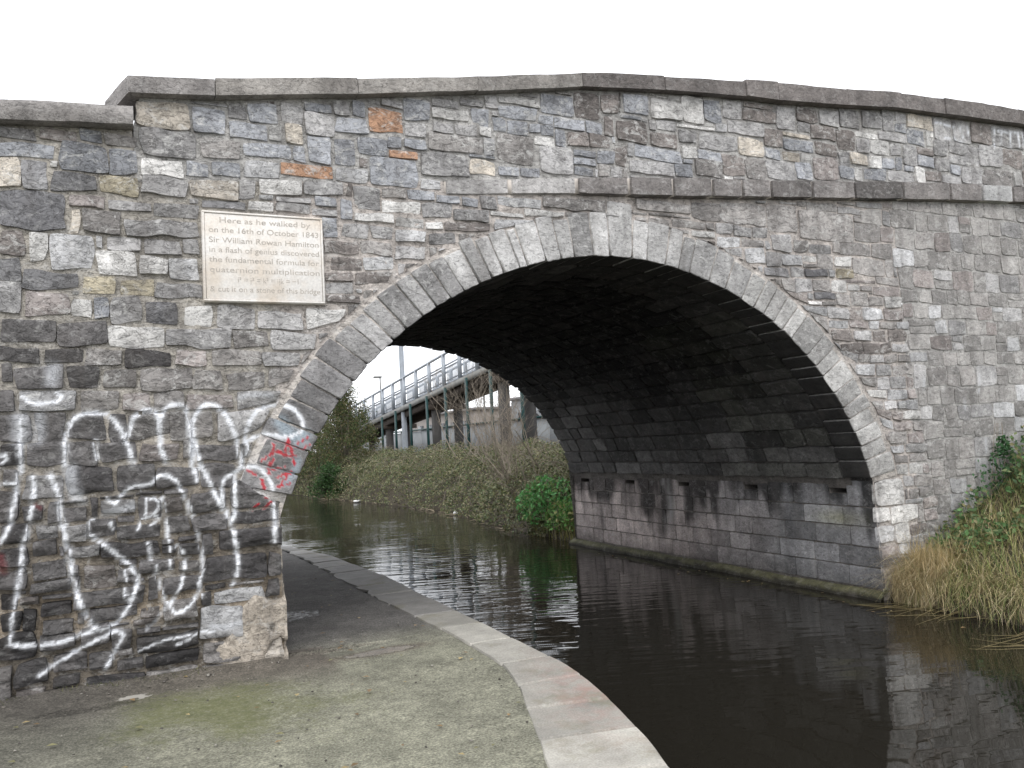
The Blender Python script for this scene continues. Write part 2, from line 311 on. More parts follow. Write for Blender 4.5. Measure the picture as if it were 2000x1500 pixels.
PARAPET_STONES = '5923,6588,5489,5775g 5678,6280,4963,5192m 5652,6102,5201,5477g -1200,-798,4548,4830m 5517,5913,5489,5760n -2402,-1962,4234,4476b 2739,3130,4758,5029p -1949,-1479,4360,4574g 6111,6531,5238,5476n -749,-387,4488,4756g 5167,5507,5464,5747g 1144,1667,4942,5124g 5067,5640,5291,5452g 4828,5157,5461,5735g 5260,5662,4931,5154g -4184,-3771,4307,4522g 125,513,4900,5124n 2046,2465,4707,4910g 1537,2035,5136,5307g 557,946,5189,5407w 256,807,4589,4738g 4352,4815,5543,5718t 328,912,4750,4888b -4204,-3819,4533,4742t 2239,2529,5270,5544g 956,1231,5186,5471w -1860,-1334,4615,4758m 3142,3436,5141,5397n -342,-48,5085,5340n 3209,3530,5405,5637g 1678,2032,4918,5123t -707,-352,5074,5275b 222,544,5188,5408b 2746,3134,5217,5398n 2316,2780,5041,5191b 3571,3904,5451,5660g -2384,-2079,4701,4925o 5065,5642,5164,5279g 1441,1740,4688,4906n 1752,2033,4678,4909m 1065,1430,4632,4807m 1242,1489,5237,5491b 1767,2229,5319,5452n 4328,4638,5336,5531b 6493,6822,5042,5226n 2883,3197,5407,5596g 4226,4470,5075,5318g -3762,-3436,4324,4504m 4773,5057,5245,5450g -3810,-3540,4530,4746b 3669,4004,5146,5318w 523,875,4899,5062n 2790,3132,5038,5205n 3527,3902,4818,4967b 3931,4384,4859,4981g 3834,4320,5330,5439g 2538,2873,5411,5568n -3141,-2708,4242,4363o 2044,2306,5061,5259n -1147,-751,4979,5106b 4782,5054,5049,5233g 3917,4123,5452,5690g 1502,1755,5319,5510g -3426,-3054,4375,4504b -2705,-2499,4379,4609b -2067,-1820,4850,5037b 2473,2720,4729,4916b -2909,-2715,4374,4607b -36,172,5164,5372n -2930,-2691,4618,4798g 3340,3622,4979,5130t -4182,-3879,4156,4295w 4482,4769,5072,5218b -3532,-3236,4516,4654b -2680,-2397,4658,4802b -2487,-2234,4485,4646b 4606,4886,4892,5038n -1809,-1440,4885,4995w 6294,6482,4982,5196w -566,-226,4945,5062b 887,1135,4969,5128g -3426,-3153,4220,4364c -1468,-1212,4409,4560t 4898,5236,4910,5023g 3447,3660,5142,5318g 1115,1430,4816,4930b -3378,-3151,4662,4819b -2696,-2414,4241,4367c 4402,4595,4879,5063w -198,62,4795,4932n 3141,3328,4945,5130g -433,-207,4782,4934n 3140,3366,4783,4932b 3634,3845,4975,5134w -1150,-717,5118,5190w 817,1048,4603,4739b -3140,-2941,4706,4863g 4014,4217,5169,5321g 96,244,4648,4856n 2042,2273,4920,5052b 3857,4067,4993,5136b 1784,2195,5464,5535n -1428,-1238,4883,5037b -1081,-856,4842,4970b -24,112,4948,5156n -3677,-3438,4197,4313b 4483,4764,5227,5325n -2070,-1872,4698,4837g -114,85,4649,4784b 2285,2534,4924,5032t -3096,-2941,4521,4693t 921,1103,4816,4957w 2538,2734,5269,5398g 626,860,5074,5179g 4132,4316,5448,5582b 3378,3518,4795,4970w 4135,4339,5593,5712g 3449,3823,5330,5393w -218,-35,4944,5073b -1598,-1377,4769,4875g 2315,2735,5203,5258t 4080,4216,4991,5157b 5066,5251,5034,5154b -2084,-1871,4585,4689b 4650,4761,5337,5531w -2540,-2397,4814,4959b -1808,-1608,4770,4874g -3866,-3689,4178,4295b 869,1367,5136,5177w -565,-442,4768,4933b -3526,-3387,4662,4808g -377,-126,4608,4688b -2931,-2696,4810,4894b -1188,-976,4428,4521b -2222,-1957,4488,4562o -378,-167,4505,4596b -1807,-1546,5006,5079g 2547,2728,4927,5031w -377,-124,4699,4772b -967,-759,4448,4536b -789,-576,4768,4852w -1227,-1090,4842,4970b -1322,-1209,4611,4764c -1536,-1300,5050,5122g -108,28,4516,4640m -3041,-2919,4373,4509b -1292,-1159,5045,5167g -3224,-3108,4512,4650w -2685,-2552,4813,4932g 36,172,4528,4640g -715,-574,4862,4970b -2222,-2096,4574,4691b -738,-577,4980,5066b 1380,1528,5135,5228c -2271,-2075,4937,5002g -848,-724,4864,4967b -1365,-1239,4776,4874w 4226,4389,4991,5065b 182,432,5136,5177b 525,614,5074,5179g 252,316,4751,4890c -1471,-1210,4571,4603b -3816,-3536,4756,4784c 792,940,5416,5468w 921,1053,4751,4806b -2489,-2415,4379,4475n 180,244,4540,4640m 564,784,5416,5444w 1243,1372,5185,5228w -924,-728,5212,5240g -540,-356,5284,5312m -2388,-2283,4937,4982g 1572,1732,4648,4676g 1452,1564,4636,4676w 6504,6604,4984,5024w -1229,-1157,4979,5034g 4771,4819,5459,5533w 180,208,5200,5312m 72,112,4864,4940b 444,513,5135,5178g -4779,-4726,4146,4201w 6542,6590,5423,5478w -144,-116,4504,4592c 180,208,5320,5408n -3228,-3164,4828,4856n 252,304,4540,4568g 7888,8506,5235,5411n 6543,6952,5235,5411a 7156,7502,5027,5226g 7168,7543,5235,5411g 7821,8183,5420,5595g 7713,8057,5047,5221m 8192,8526,5420,5595n 7552,7879,5235,5411g 7928,8265,5604,5772g 7269,7574,5420,5595g 7606,7919,5604,5772a 7286,7597,5604,5772n 6598,6855,5604,5802g 8066,8486,5123,5226n 8274,8526,5604,5772m 6600,6814,5420,5595g 7511,7704,5037,5226g 7070,7277,5604,5772g 6831,7147,5042,5135g 6831,7147,5147,5226n 7583,7812,5420,5510g 7026,7260,5511,5595g 7026,7260,5420,5499m 6961,7159,5235,5327a 6864,7061,5604,5694g 6823,7017,5420,5507g 7583,7812,5522,5595g 8071,8386,5060,5111g 7553,7938,5781,5820a 6823,7017,5519,5595g 6961,7159,5339,5411g 6864,7061,5706,5772a 8214,8486,5781,5828m 6867,7277,5781,5810a 7947,8205,5781,5825g 6620,6885,4999,5033n 7286,7544,5781,5815a'
SPANDREL_STONES = '2455,3295,4058,4383m 1378,1991,4155,4391m 3272,3755,1047,1328w 2000,2431,4105,4410m -738,-58,4157,4291m 3502,3936,831,1016w 309,982,4214,4330m 2356,2778,2976,3154m 993,1366,4168,4366m -1245,-818,3890,4028c 2034,2326,3904,4091g 2366,2760,3168,3303c 1645,1927,3730,3912c 3543,3790,615,818w -2548,-2315,4005,4220g -2565,-2227,3348,3486n 3226,3637,1995,2106p 3730,4065,2517,2652m 3298,3532,630,822c 3163,3434,3317,3481m 2163,2464,3741,3886c -1203,-764,4145,4244c 2774,3097,3168,3303g 3255,3660,1873,1981c 3330,3650,3168,3303c 3664,3984,3168,3303p -1741,-1289,3875,3969n 3312,3736,364,464m 3696,4025,2912,3042n 2823,3149,2912,3042n 3558,3874,1727,1859m 2932,3273,2776,2898n 1900,2259,3604,3719d 2567,2913,3901,4019g 3140,3444,2517,2652c 2166,2485,3317,3446n -2203,-1914,3595,3734g 3150,3450,2369,2503m 3258,3476,851,1033w -1946,-1651,3983,4116g 3250,3593,2243,2355w 2332,2589,3459,3608g 3939,4229,1219,1350m -2503,-2215,3622,3753m -1639,-1303,3982,4094g -2303,-1958,4005,4113w 3768,4108,2120,2229c 2604,2867,3476,3616m 3802,4001,475,659c 3607,3932,2243,2355c -2809,-2517,3621,3745n 3888,4160,1727,1859p 3302,3581,475,603p 3675,3943,2369,2503g 1284,1608,3910,4019c 2816,3183,2666,2762g 3163,3434,2912,3042g -2197,-1917,3745,3869c 4015,4321,545,659m 3458,3716,2517,2652g 724,1151,4074,4155m 3689,3968,3317,3441w 3836,4188,1616,1713g 1938,2150,3731,3890g -1903,-1634,3736,3862g 3674,3987,1873,1981p 3757,4031,2776,2898g 2492,2834,3630,3728k -2666,-2418,3764,3899g 3802,4081,673,792n 2946,3208,3770,3893w 2957,3232,3628,3746y 4043,4285,806,940p 2339,2556,3899,4047m 3287,3550,2776,2898n 2930,3149,3317,3461m 2881,3111,3475,3611w 3849,4125,1995,2106w -2757,-2489,3496,3610n 3448,3682,2912,3042n -2479,-2215,3499,3612c 3895,4193,1502,1602m 579,948,3980,4060m 2792,3092,3056,3154c 3860,4093,1364,1488w -2548,-2199,3911,3993w -936,-520,4064,4133w 3106,3392,3056,3154p 1511,1767,4031,4141g 3448,3675,3317,3441m 3997,4247,1094,1205m 4062,4280,954,1080n 3111,3316,3168,3303n 2602,2918,3378,3465k 3631,3846,1364,1488w 1622,1927,3925,4012m 3464,3661,2369,2503g 3590,3856,3056,3154m 962,1270,3975,4060w -2404,-2209,3765,3898g 3627,3881,1502,1602m 1780,1988,4024,4145g 4095,4304,673,792m 3595,3789,475,603c -2067,-1816,4128,4225b 2144,2322,3456,3590m 1284,1500,4033,4142g -2187,-1926,3880,3969w 3326,3538,2120,2229m -228,93,4074,4145g 3590,3822,1616,1713c 437,710,4074,4155m 3564,3743,2776,2898n 3552,3754,2120,2229g 2273,2478,3622,3727g 3383,3607,2666,2762g -2807,-2577,3291,3382g -2806,-2678,3758,3920b -2302,-2079,4127,4220m 3767,3925,1219,1350g 3651,3835,1995,2106n 3621,3828,2666,2762m -506,-242,4069,4145m -1944,-1748,4240,4340c 3842,4045,2666,2762m -2811,-2519,3210,3277n 3870,4065,3056,3154c -2674,-2560,3932,4100b -2812,-2577,3394,3474n -1382,-1215,4106,4218g -1292,-947,4040,4094w 3946,4104,2243,2355p 3827,3983,1094,1205m 3948,4029,806,1015m 3406,3576,3056,3154c 3197,3369,2666,2762m 2478,2682,3794,3874w 3957,4078,2369,2503p -1802,-1577,4130,4201b 1464,1624,3796,3896g -1564,-1394,4106,4200b 4001,4147,1873,1981m 3123,3304,3492,3574w 3769,4048,1028,1080c 2928,3028,3911,4045m -2621,-2497,3091,3198m 4107,4210,1364,1488p 3324,3520,3496,3560m -1918,-1755,3881,3957w 3037,3129,2529,2653m 2821,2918,2793,2898g 2499,2702,3317,3366w 2716,2917,3317,3366m 453,742,4169,4202m 1164,1274,4074,4158m 3307,3429,4302,4376m 1939,2020,3904,4014c 2846,2942,3630,3721c 2448,2584,4408,4472m 2479,2678,3738,3781m -2196,-2120,3460,3572g 288,412,4084,4148m 200,439,4169,4202m 3072,3352,4492,4520m -1620,-1532,3772,3860m 756,981,4169,4202m 2196,2440,4432,4460g -2496,-2420,3244,3332m 2040,2128,3508,3584m -1896,-1808,3640,3716m 2498,2589,3378,3445c 1812,1888,3640,3716c -2609,-2559,4115,4230n 3907,3957,3683,3798g 1164,1264,3904,3956n 3767,3813,1094,1205m 1380,1456,3832,3896g -804,-682,4012,4050g -2112,-2024,3520,3572m -1524,-1436,3808,3860m 3504,3547,1758,1861m 1860,1984,4408,4436c 2754,2812,2910,2965c 1308,1372,3856,3896n -1800,-1736,3676,3716c 1740,1804,3676,3716n -2556,-2504,3292,3332c -2412,-2360,3292,3332g 1980,2032,3544,3584m 1560,1624,3760,3788m 1092,1156,3928,3956g 3456,3520,3460,3488m -1428,-1376,3832,3860m -1289,-1256,3983,4026m -2496,-2468,3208,3236m -2208,-2180,3424,3452m -2112,-2084,3484,3512n -2016,-1988,3544,3572m 2100,2128,3472,3500m 3744,3964,364,464n'
ASHLAR_STONES = '3238,3745,3679,3884m 6220,6627,3550,3801m 4917,5312,3550,3801p 5370,5756,1498,1754a 5822,6211,3550,3801g 5200,5575,2373,2619g 4225,4584,3550,3801p 3303,3722,4076,4288m 5954,6359,4278,4496g 3916,4321,4278,4496a 5532,5910,4036,4269a 4780,5186,2147,2364a 5529,5918,2147,2364a 5765,6093,1498,1754g 4318,4654,2373,2619m 5175,5523,4036,4269a 5049,5361,1498,1754g 4309,4649,4036,4269m 3902,4264,3810,4027c 3963,4300,4036,4269a 4200,4507,1498,1754a 6256,6592,4036,4269a 6102,6403,1498,1754m 4570,4921,4278,4496a 5879,6231,3810,4027a 5919,6247,4036,4269a 3037,3543,3900,4051m 4507,4857,3810,4027a 5452,5836,1763,1959a 5808,6110,2373,2619a 5356,5696,4278,4496a 5067,5443,1763,1959a 5644,6039,4505,4691a 4418,4806,2805,2994p 5927,6259,2147,2364c 4759,5040,1498,1754m 4902,5191,2373,2619m 5195,5520,2147,2364a 4038,4409,2805,2994a 5044,5452,1968,2138g 5540,5813,3550,3801g 4167,4514,1763,1959a 5461,5862,1968,2138c 4921,5315,3191,3362a 4658,4945,4036,4269p 5102,5472,3003,3182a 6267,6630,4505,4686a 5829,6215,3191,3362g 5871,6256,1968,2138a 5695,6058,3003,3182a 6265,6646,1968,2138a 5565,5943,3371,3541a 6368,6661,4278,4496a 6329,6653,1763,1959a 4085,4309,2373,2649g 3969,4216,3550,3801a 5196,5556,3371,3541m 5965,6330,2628,2796a 6268,6548,2147,2364m 4516,4750,1498,1754a 5594,5870,3810,4027a 4761,5093,3003,3182g 3552,3895,3893,4067m 5023,5327,2805,2994a 5616,5956,2628,2796a 3439,3772,4297,4468a 5336,5634,2805,2994a 4514,4771,2147,2364a 5101,5349,3810,4027a 5296,5561,1287,1489c 4749,4982,866,1096c 4292,4524,866,1096a 3525,3962,3450,3572p 3975,4285,3371,3541a 5321,5531,3550,3801a 5705,5945,4278,4496a 6459,6667,2373,2619g 6464,6701,3810,4027a 5848,6117,2805,2994c 4330,4561,4278,4496a 5324,5618,3191,3362p 6557,6789,2147,2364g 4254,4543,1105,1278m 5039,5287,1287,1489c 4954,5166,4036,4269g 5358,5585,3810,4027a 4866,5092,3810,4027a 6067,6341,3003,3182m 4552,4835,1105,1278c 4273,4498,3810,4027a 4533,4740,866,1096c 6240,6455,3810,4027a 4290,4505,2147,2364a 5845,6078,1763,1959c 4311,4578,686,857g 5119,5416,4505,4656a 4930,5134,4278,4496g 4236,4455,1287,1489m 6119,6450,2373,2505p 3731,3956,4076,4271p 4516,4772,3371,3541a 2589,3055,4390,4483a 4361,4613,2628,2796a 4670,5030,1373,1489a 6393,6613,2805,2994a 4622,4869,2628,2796m 4669,4912,3191,3362a 4052,4352,2659,2796c 5123,5367,2628,2796a 4593,4908,3671,3801g 4074,4520,3003,3095a 4224,4626,4505,4606m 5570,5771,1287,1489p 4182,4418,3191,3362a 4464,4661,1287,1489a 4878,5114,2628,2796a 4529,4752,3003,3182c 2689,2939,3735,3894m 4427,4660,3191,3362c 6048,6258,4505,4691a 5376,5607,2628,2796a 4844,5067,1105,1278a 4808,5035,1968,2138g 4574,4799,1968,2138a 4866,5058,1763,1959a 6350,6559,3003,3182a 5481,5686,3003,3182p 4841,5110,4505,4641a 4294,4507,3371,3541a 4351,4565,1968,2138a 4074,4520,3102,3182a 5425,5635,4505,4676a 4115,4281,2147,2364a 4593,4908,3550,3664a 6119,6450,2512,2619a 4985,5187,3371,3541a 5076,5273,1105,1278g 6339,6541,2628,2796m 3590,3962,3579,3670m 4663,4893,2373,2518m 4781,4976,3371,3541a 6224,6552,3191,3289a 4523,4857,1864,1959a 3368,3796,4477,4551g 4132,4342,1988,2138g 4523,4857,1763,1857a 3991,4173,3191,3362p 5952,6317,3371,3454a 5952,6317,3461,3541a 3754,3895,3679,3884m 3064,3430,4390,4468g 4670,5030,1287,1366a 5584,5799,2497,2619m 5143,5347,4278,4403a 5584,5799,2373,2490a 6326,6620,3371,3456p 6126,6384,2899,2994a 3781,3909,4277,4468g 4635,4832,4505,4626a 6326,6620,3463,3541a 6568,6808,3087,3182a 6087,6320,1763,1859a 6126,6384,2805,2892m 6087,6320,1866,1959m 4663,4893,2525,2619a 6224,6552,3296,3362a 3965,4210,4505,4587a 6561,6757,3191,3289a 4815,5014,2805,2902g 5627,5820,3191,3290a 5643,5839,2899,2994a 3120,3581,3581,3621p 6568,6808,3003,3080a 5143,5347,4410,4496p 4815,5014,2909,2994g 5643,5839,2805,2892a 6561,6757,3296,3362a 5627,5820,3297,3362c 6492,6688,4696,4748g 3810,3953,4503,4573p 6096,6376,4696,4724g 6384,6484,4691,4736a 7970,8526,4278,4496m 8096,8526,4036,4269a 7761,8162,2373,2619a 7794,8185,200,448c 4262,4652,200,448p 7944,8506,686,857a 8086,8526,3810,4027p 8156,8526,1498,1754a 6791,7171,200,448a 7020,7400,2373,2619p 5495,5869,200,448a 8144,8526,4505,4746p 5883,6252,200,448a 7014,7373,1498,1754a 7480,7859,4505,4746m 6650,7005,1498,1754a 6864,7221,3550,3801a 8171,8526,2373,2619a 6798,7195,2147,2364a 7129,7492,4036,4269a 7558,7895,3550,3801a 7304,7671,866,1096a 8163,8526,866,1096a 8040,8526,3371,3541a 6676,7011,2373,2619a 7811,8187,2147,2364a 6670,7039,4278,4496m 7431,7802,2147,2364a 7230,7549,3550,3801m 7569,7924,457,677a 4928,5281,457,677g 7473,7780,200,448a 8153,8526,1287,1489a 8108,8526,3003,3182a 7731,8077,3810,4027a 6913,7256,3810,4027a 7777,8144,1287,1489p 7174,7539,1287,1489m 5290,5626,457,677a 7904,8196,3550,3801a 7860,8230,1763,1959g 7048,7380,4278,4496a 7777,8087,4036,4269a 7091,7490,3003,3182a 8150,8526,2805,2994a 6049,6399,1287,1489a 6491,6899,1105,1278a 6816,7165,1287,1489g 8208,8526,457,677a 7401,7804,1105,1278a 4326,4643,457,677g 5225,5629,686,857a 7490,7899,2628,2796a 4587,4988,686,857a 7185,7459,200,448a 5453,5748,866,1096a 4930,5201,200,448a 8135,8526,1968,2138p 5982,6283,457,677a 5215,5481,200,448a 6622,6969,2805,2994a 6524,6808,866,1096m 7382,7637,1498,1754a 6231,6515,866,1096a 5924,6303,686,857a 7868,8135,4505,4746g 7667,7961,4278,4496a 7528,7851,1763,1959a 6521,6777,200,448g 7646,7893,1498,1754m 7242,7613,1968,2138a 7902,8147,1498,1754a 6978,7309,2805,2994a 6540,6825,457,677a 7813,8173,1105,1278g 7501,7768,4036,4269m 7024,7295,866,1096a 6312,6675,686,857a 7572,7935,686,857a 4666,4916,200,448g 6639,6970,4505,4691a 7757,8099,3003,3182a 5493,5845,1105,1278a 7819,8141,2805,2994c 6266,6507,200,448a 7894,8154,866,1096a 8182,8526,1105,1278a 7128,7481,2628,2796g 7225,7471,4505,4746a 6999,7345,686,857m 7357,7701,3371,3541m 7389,7658,4278,4496g 4652,4919,457,677p 8181,8526,2628,2796a 5191,5444,866,1096a 6873,7120,4036,4269p 7054,7316,457,677c 6979,7216,4505,4746a 8193,8526,3191,3362a 8239,8526,1763,1959a 6655,6988,1968,2138g 6636,6855,3550,3801p 7710,8031,3371,3541a 6629,6946,3371,3541g 7318,7598,2805,2994a 6550,6863,2628,2796a 5780,6040,1287,1489a 6292,6531,457,677m 6684,6990,686,857p 7622,7915,1968,2138a 7108,7392,1105,1278a 6817,7082,3003,3182p 5638,5915,686,857a 7680,7885,866,1096a 7409,7752,2481,2619a 7204,7422,2147,2364p 7070,7309,1763,1959a 8199,8386,200,448a 6834,7045,457,677a 6817,7015,866,1096g 5854,6118,1105,1278a 5757,5955,866,1096a 6408,6807,1287,1399a 7499,7748,3003,3182g 7548,7768,1287,1489a 4991,5182,866,1096m 6710,6904,3810,4027g 7530,7722,3810,4027g 6872,7119,2628,2796g 7330,7565,3191,3362a 6662,7061,1763,1862c 7318,7519,1763,1959a 8205,8526,3678,3801a 5635,5973,457,573a 8205,8526,3550,3671p 7607,7810,2805,2994a 4997,5216,686,857m 7574,7961,3191,3287p 7970,8184,3191,3362a 8196,8526,2147,2257a 6662,7061,1869,1959a 7354,7563,686,857a 7409,7752,2373,2474m 6601,6864,4036,4166a 6908,7099,1105,1278a 6408,6807,1406,1489m 7156,7348,3371,3541m 6955,7147,3371,3541a 5635,5973,580,677a 6766,7112,3268,3362a 6127,6482,1105,1195g 8196,8516,2264,2364a 7933,8199,564,677a 7325,7560,457,584g 7265,7521,3912,4027g 5964,6222,866,978a 6412,6641,1628,1754a 5964,6222,985,1096a 6412,6641,1498,1621a 6127,6482,1202,1278a 7933,8199,457,557a 7574,7961,3294,3362g 6601,6864,4173,4269a 7265,7521,3810,3905p 4020,4156,362,539g 6766,7112,3191,3261a 7908,8172,2707,2796p 6997,7233,1968,2065g 7325,7560,591,677g 7121,7321,3265,3362a 7908,8172,2628,2700c 7924,8126,1968,2062g 5282,5484,1192,1278a 5282,5484,1105,1185p 6997,7233,2072,2138a 7924,8126,2069,2138a 7121,7321,3191,3258c 4164,4240,366,539a 4248,4317,457,539g 3972,4012,361,469g'
GRAFFITI = '''W41:-4707,2009 -4706,2111 -4699,2200 -4664,2301 -4595,2350 -4502,2360 -4433,2340 -4375,2277 -4330,2183 -4296,2089 -4271,1989
W42:-4300,2181 -4274,2286 -4219,2350 -4158,2368 -4109,2346 -4092,2279 -4088,2172 -4078,2065 -4043,1983
W43:-4080,2278 -4060,2358 -3997,2403 -3934,2395 -3891,2339 -3875,2216 -3872,2081 -3857,1945 -3834,1822
W43:-3855,2270 -3808,2364 -3743,2396 -3666,2373 -3609,2288 -3566,2176 -3530,2049 -3501,1909
W39:-3855,2270 -3846,2106 -3818,1969 -3758,1830 -3709,1704 -3648,1591 -3598,1505
W41:-3465,2004 -3467,2171 -3430,2282 -3360,2350 -3236,2381 -3125,2356 -3057,2282 -3032,2210 -3062,2153 -3161,2122 -3298,2150 -3394,2140 -3448,2115
S36:-3519,2438 -3424,2464 -3275,2453
W40:-3648,1591 -3664,1728 -3642,1822 -3562,1872 -3468,1907 -3375,1880 -3309,1799 -3280,1657 -3279,1462 -3290,1318
W35:-3562,1858 -3572,1721 -3563,1597 -3585,1517 -3630,1541
W35:-3598,1505 -3576,1353 -3560,1215 -3577,1082 -3605,1018
W33:-4517,2159 -4502,2022
W35:-4978,2338 -4981,2025 -4993,1926 -5016,1767 -5055,1586 -5108,1493
S93:-4978,2338 -4974,2187
S72:-4864,2346 -4871,2195
S80:-4680,1969 -4670,1841 -4637,1762
S81:-4771,2689 -4783,2586
W32:-4907,1933 -4903,1795 -4926,1648 -4943,1538 -4971,1455 -4978,1333
W31:-4978,1331 -5000,1199 -5034,985 -5051,806
W39:-4814,1940 -4770,1848 -4750,1733 -4729,1593 -4709,1478 -4688,1338
W39:-4694,1337 -4668,1196 -4636,1042 -4582,910 -4538,847
W33:-5051,806 -4957,777 -4817,771 -4685,788 -4572,821 -4481,827 -4400,847 -4353,904 -4304,986 -4254,1134 -4277,1201 -4334,1278 -4403,1350 -4494,1430 -4568,1501
W32:-4884,562 -4797,621 -4686,677 -4574,734 -4471,775 -4401,796 -4361,771 -4379,717 -4427,624 -4474,544
W30:-4397,1692 -4301,1802 -4157,1824 -4119,1868 -4058,1877 -3997,1846 -3949,1763 -3902,1652 -3879,1556
W23:-4080,1719 -4064,1599 -4048,1479 -4038,1373 -4037,1162
W26:-3989,1350 -3947,1295 -3944,1163 -3978,1049 -4036,938
W27:-3844,1444 -3816,1295 -3819,1149 -3841,1058 -3824,963
W26:-4133,1224 -4123,1131 -4095,1024 -4048,927 -4007,869 -3920,897 -3862,968
W26:-4177,1398 -4162,1279
W18:-4335,1221 -4331,1143 -4339,1016 -4292,1023
W19:-4189,1715 -4197,1597
W22:-4183,1721 -4123,1709 -4105,1655 -4149,1593 -4210,1572 -4247,1498
W22:-4149,1593 -4113,1577 -4163,1516
S41:-4456,1633 -4351,1650 -4274,1676
W18:-4567,1528 -4566,1591 -4526,1600
W26:-4428,1566 -4412,1513
W22:-4325,1790 -4397,1705 -4443,1747
W33:-4961,2488 -4917,2449 -4841,2435 -4763,2445 -4723,2482 -4751,2509
W28:-5104,2082 -5072,2080 -5061,2055 -5093,2029
W25:-5105,1891 -5015,1887
W22:-4276,625 -4132,680 -3986,694 -3824,706 -3749,701
W19:-4012,636 -3912,679
S38:-3760,743 -3671,723 -3567,742
S22:-4066,929 -4129,847 -4202,780
S29:-4593,1721 -4648,1789
B90:-3213,2245 -3159,2172 -3078,2097 -3020,2123
B48:-3084,1926 -3115,1843 -3173,1762
R20:-3370,1941 -3276,2012 -3273,2072
R22:-3277,1991 -3234,2019 -3185,1977 -3162,2101 -3133,2009 -3111,1904
R20:-3185,1969 -3100,1977
R14:-3097,2055 -2983,2115
R14:-3047,2017 -2985,2054
R20:-3307,1839 -3312,1899 -3270,1956
R16:-3306,1864 -3179,1891
R20:-3249,1809 -3139,1845 -3243,1736 -3141,1763
R28:-3366,1800 -3348,1727
R20:-3470,1875 -3402,1836
R16:-3346,1659 -3229,1658
R20:-3438,1578 -3396,1616
R20:-3356,1575 -3305,1626
E48:-5109,1394 -5089,1295
E28:-4898,1731 -4860,1703
W30:4862,5665 5059,5654 5194,5659 5468,5668
W30:5211,5661 5196,5473
W30:5329,5652 5345,5525
W31:5442,5677 5460,5562
W30:5020,5488 5372,5470
W31:5987,5718 5970,5477
W32:5968,5711 6257,5697 6596,5717
W31:6120,5710 6113,5516
W32:6303,5707 6294,5500
W32:6464,5714 6474,5532
W32:6577,5715 6565,5566
S32:5269,2532 5210,2278
S32:5559,2528 5554,2425
S31:4957,2234 4925,2072
S30:4259,2483 4249,2337
S37:5245,1707 5270,1542
S32:5460,1710 5479,1569'''


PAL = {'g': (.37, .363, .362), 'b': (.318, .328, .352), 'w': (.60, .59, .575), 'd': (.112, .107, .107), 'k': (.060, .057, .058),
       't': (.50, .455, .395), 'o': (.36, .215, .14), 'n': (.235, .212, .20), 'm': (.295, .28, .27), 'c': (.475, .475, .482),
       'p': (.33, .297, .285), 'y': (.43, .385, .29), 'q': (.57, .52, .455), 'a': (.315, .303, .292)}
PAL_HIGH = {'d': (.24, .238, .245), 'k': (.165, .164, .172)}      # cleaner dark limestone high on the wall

# paint strokes -> segments
SEG = []
for ln in GRAFFITI.split('\n'):
    head, pts = ln.split(':')
    pp = [tuple(int(v) / 1000 for v in q.split(',')) for q in pts.split()]
    # smooth the polyline (Catmull-Rom)
    sm = []
    for i in range(len(pp) - 1):
        p0, p1, p2, p3 = (np.array(pp[max(i - 1, 0)]), np.array(pp[i]), np.array(pp[i + 1]), np.array(pp[min(i + 2, len(pp) - 1)]))
        for t in (0, .34, .67):
            sm.append(.5 * ((2 * p1) + (-p0 + p2) * t + (2 * p0 - 5 * p1 + 4 * p2 - p3) * t * t + (-p0 + 3 * p1 - 3 * p2 + p3) * t ** 3))
    sm.append(np.array(pp[-1]))
    for a, b in zip(sm[:-1], sm[1:]):
        SEG.append((head[0], int(head[1:]) / 1000 * (.60 if head[0] == 'W' else .85), a, b))
PCOL = {'W': (.80, .82, .86, 1.0, 0.42), 'S': (.66, .68, .72, .5, 0.9), 'B': (.42, .52, .60, .5, 1.0), 'R': (.50, .035, .05, .95, 0.35), 'E': (.16, .03, .035, .6, 0.9)}

def paint_at(x, z):
    """paint colour and cover at points of the bridge face"""
    out = np.zeros((len(x), 4)); out[:, :3] = .7
    near = np.ones(len(x), bool)
    bx0, bx1, bz0, bz1 = x.min(), x.max(), z.min(), z.max()
    jx = x + 0.006 * vnoise(x * 45, z * 45); jz = z + 0.006 * vnoise(x * 45 + 31, z * 45)
    for c, w, a, b in SEG:
        m = w * 2.0
        if max(a[0], b[0]) < bx0 - m or min(a[0], b[0]) > bx1 + m or max(a[1], b[1]) < bz0 - m or min(a[1], b[1]) > bz1 + m: continue
        d = b - a; L = max(d @ d, 1e-9)
        t = np.clip(((jx - a[0]) * d[0] + (jz - a[1]) * d[1]) / L, 0, 1)
        dist = np.hypot(jx - a[0] - t * d[0], jz - a[1] - t * d[1])
        col = PCOL[c]; core = w * 0.5 * (1 - 0.45 * col[4])
        al = col[3] * np.clip(1 - (dist - core) / (w * (0.25 + .65 * col[4])), 0, 1) ** 1.5
        if c == 'W': al = np.maximum(al, .34 * np.clip(1 - dist / (w * 2.0), 0, 1) ** 1.7)
        up = al > out[:, 3]
        out[up, 3] = al[up]; out[up, :3] = col[:3]
    return out

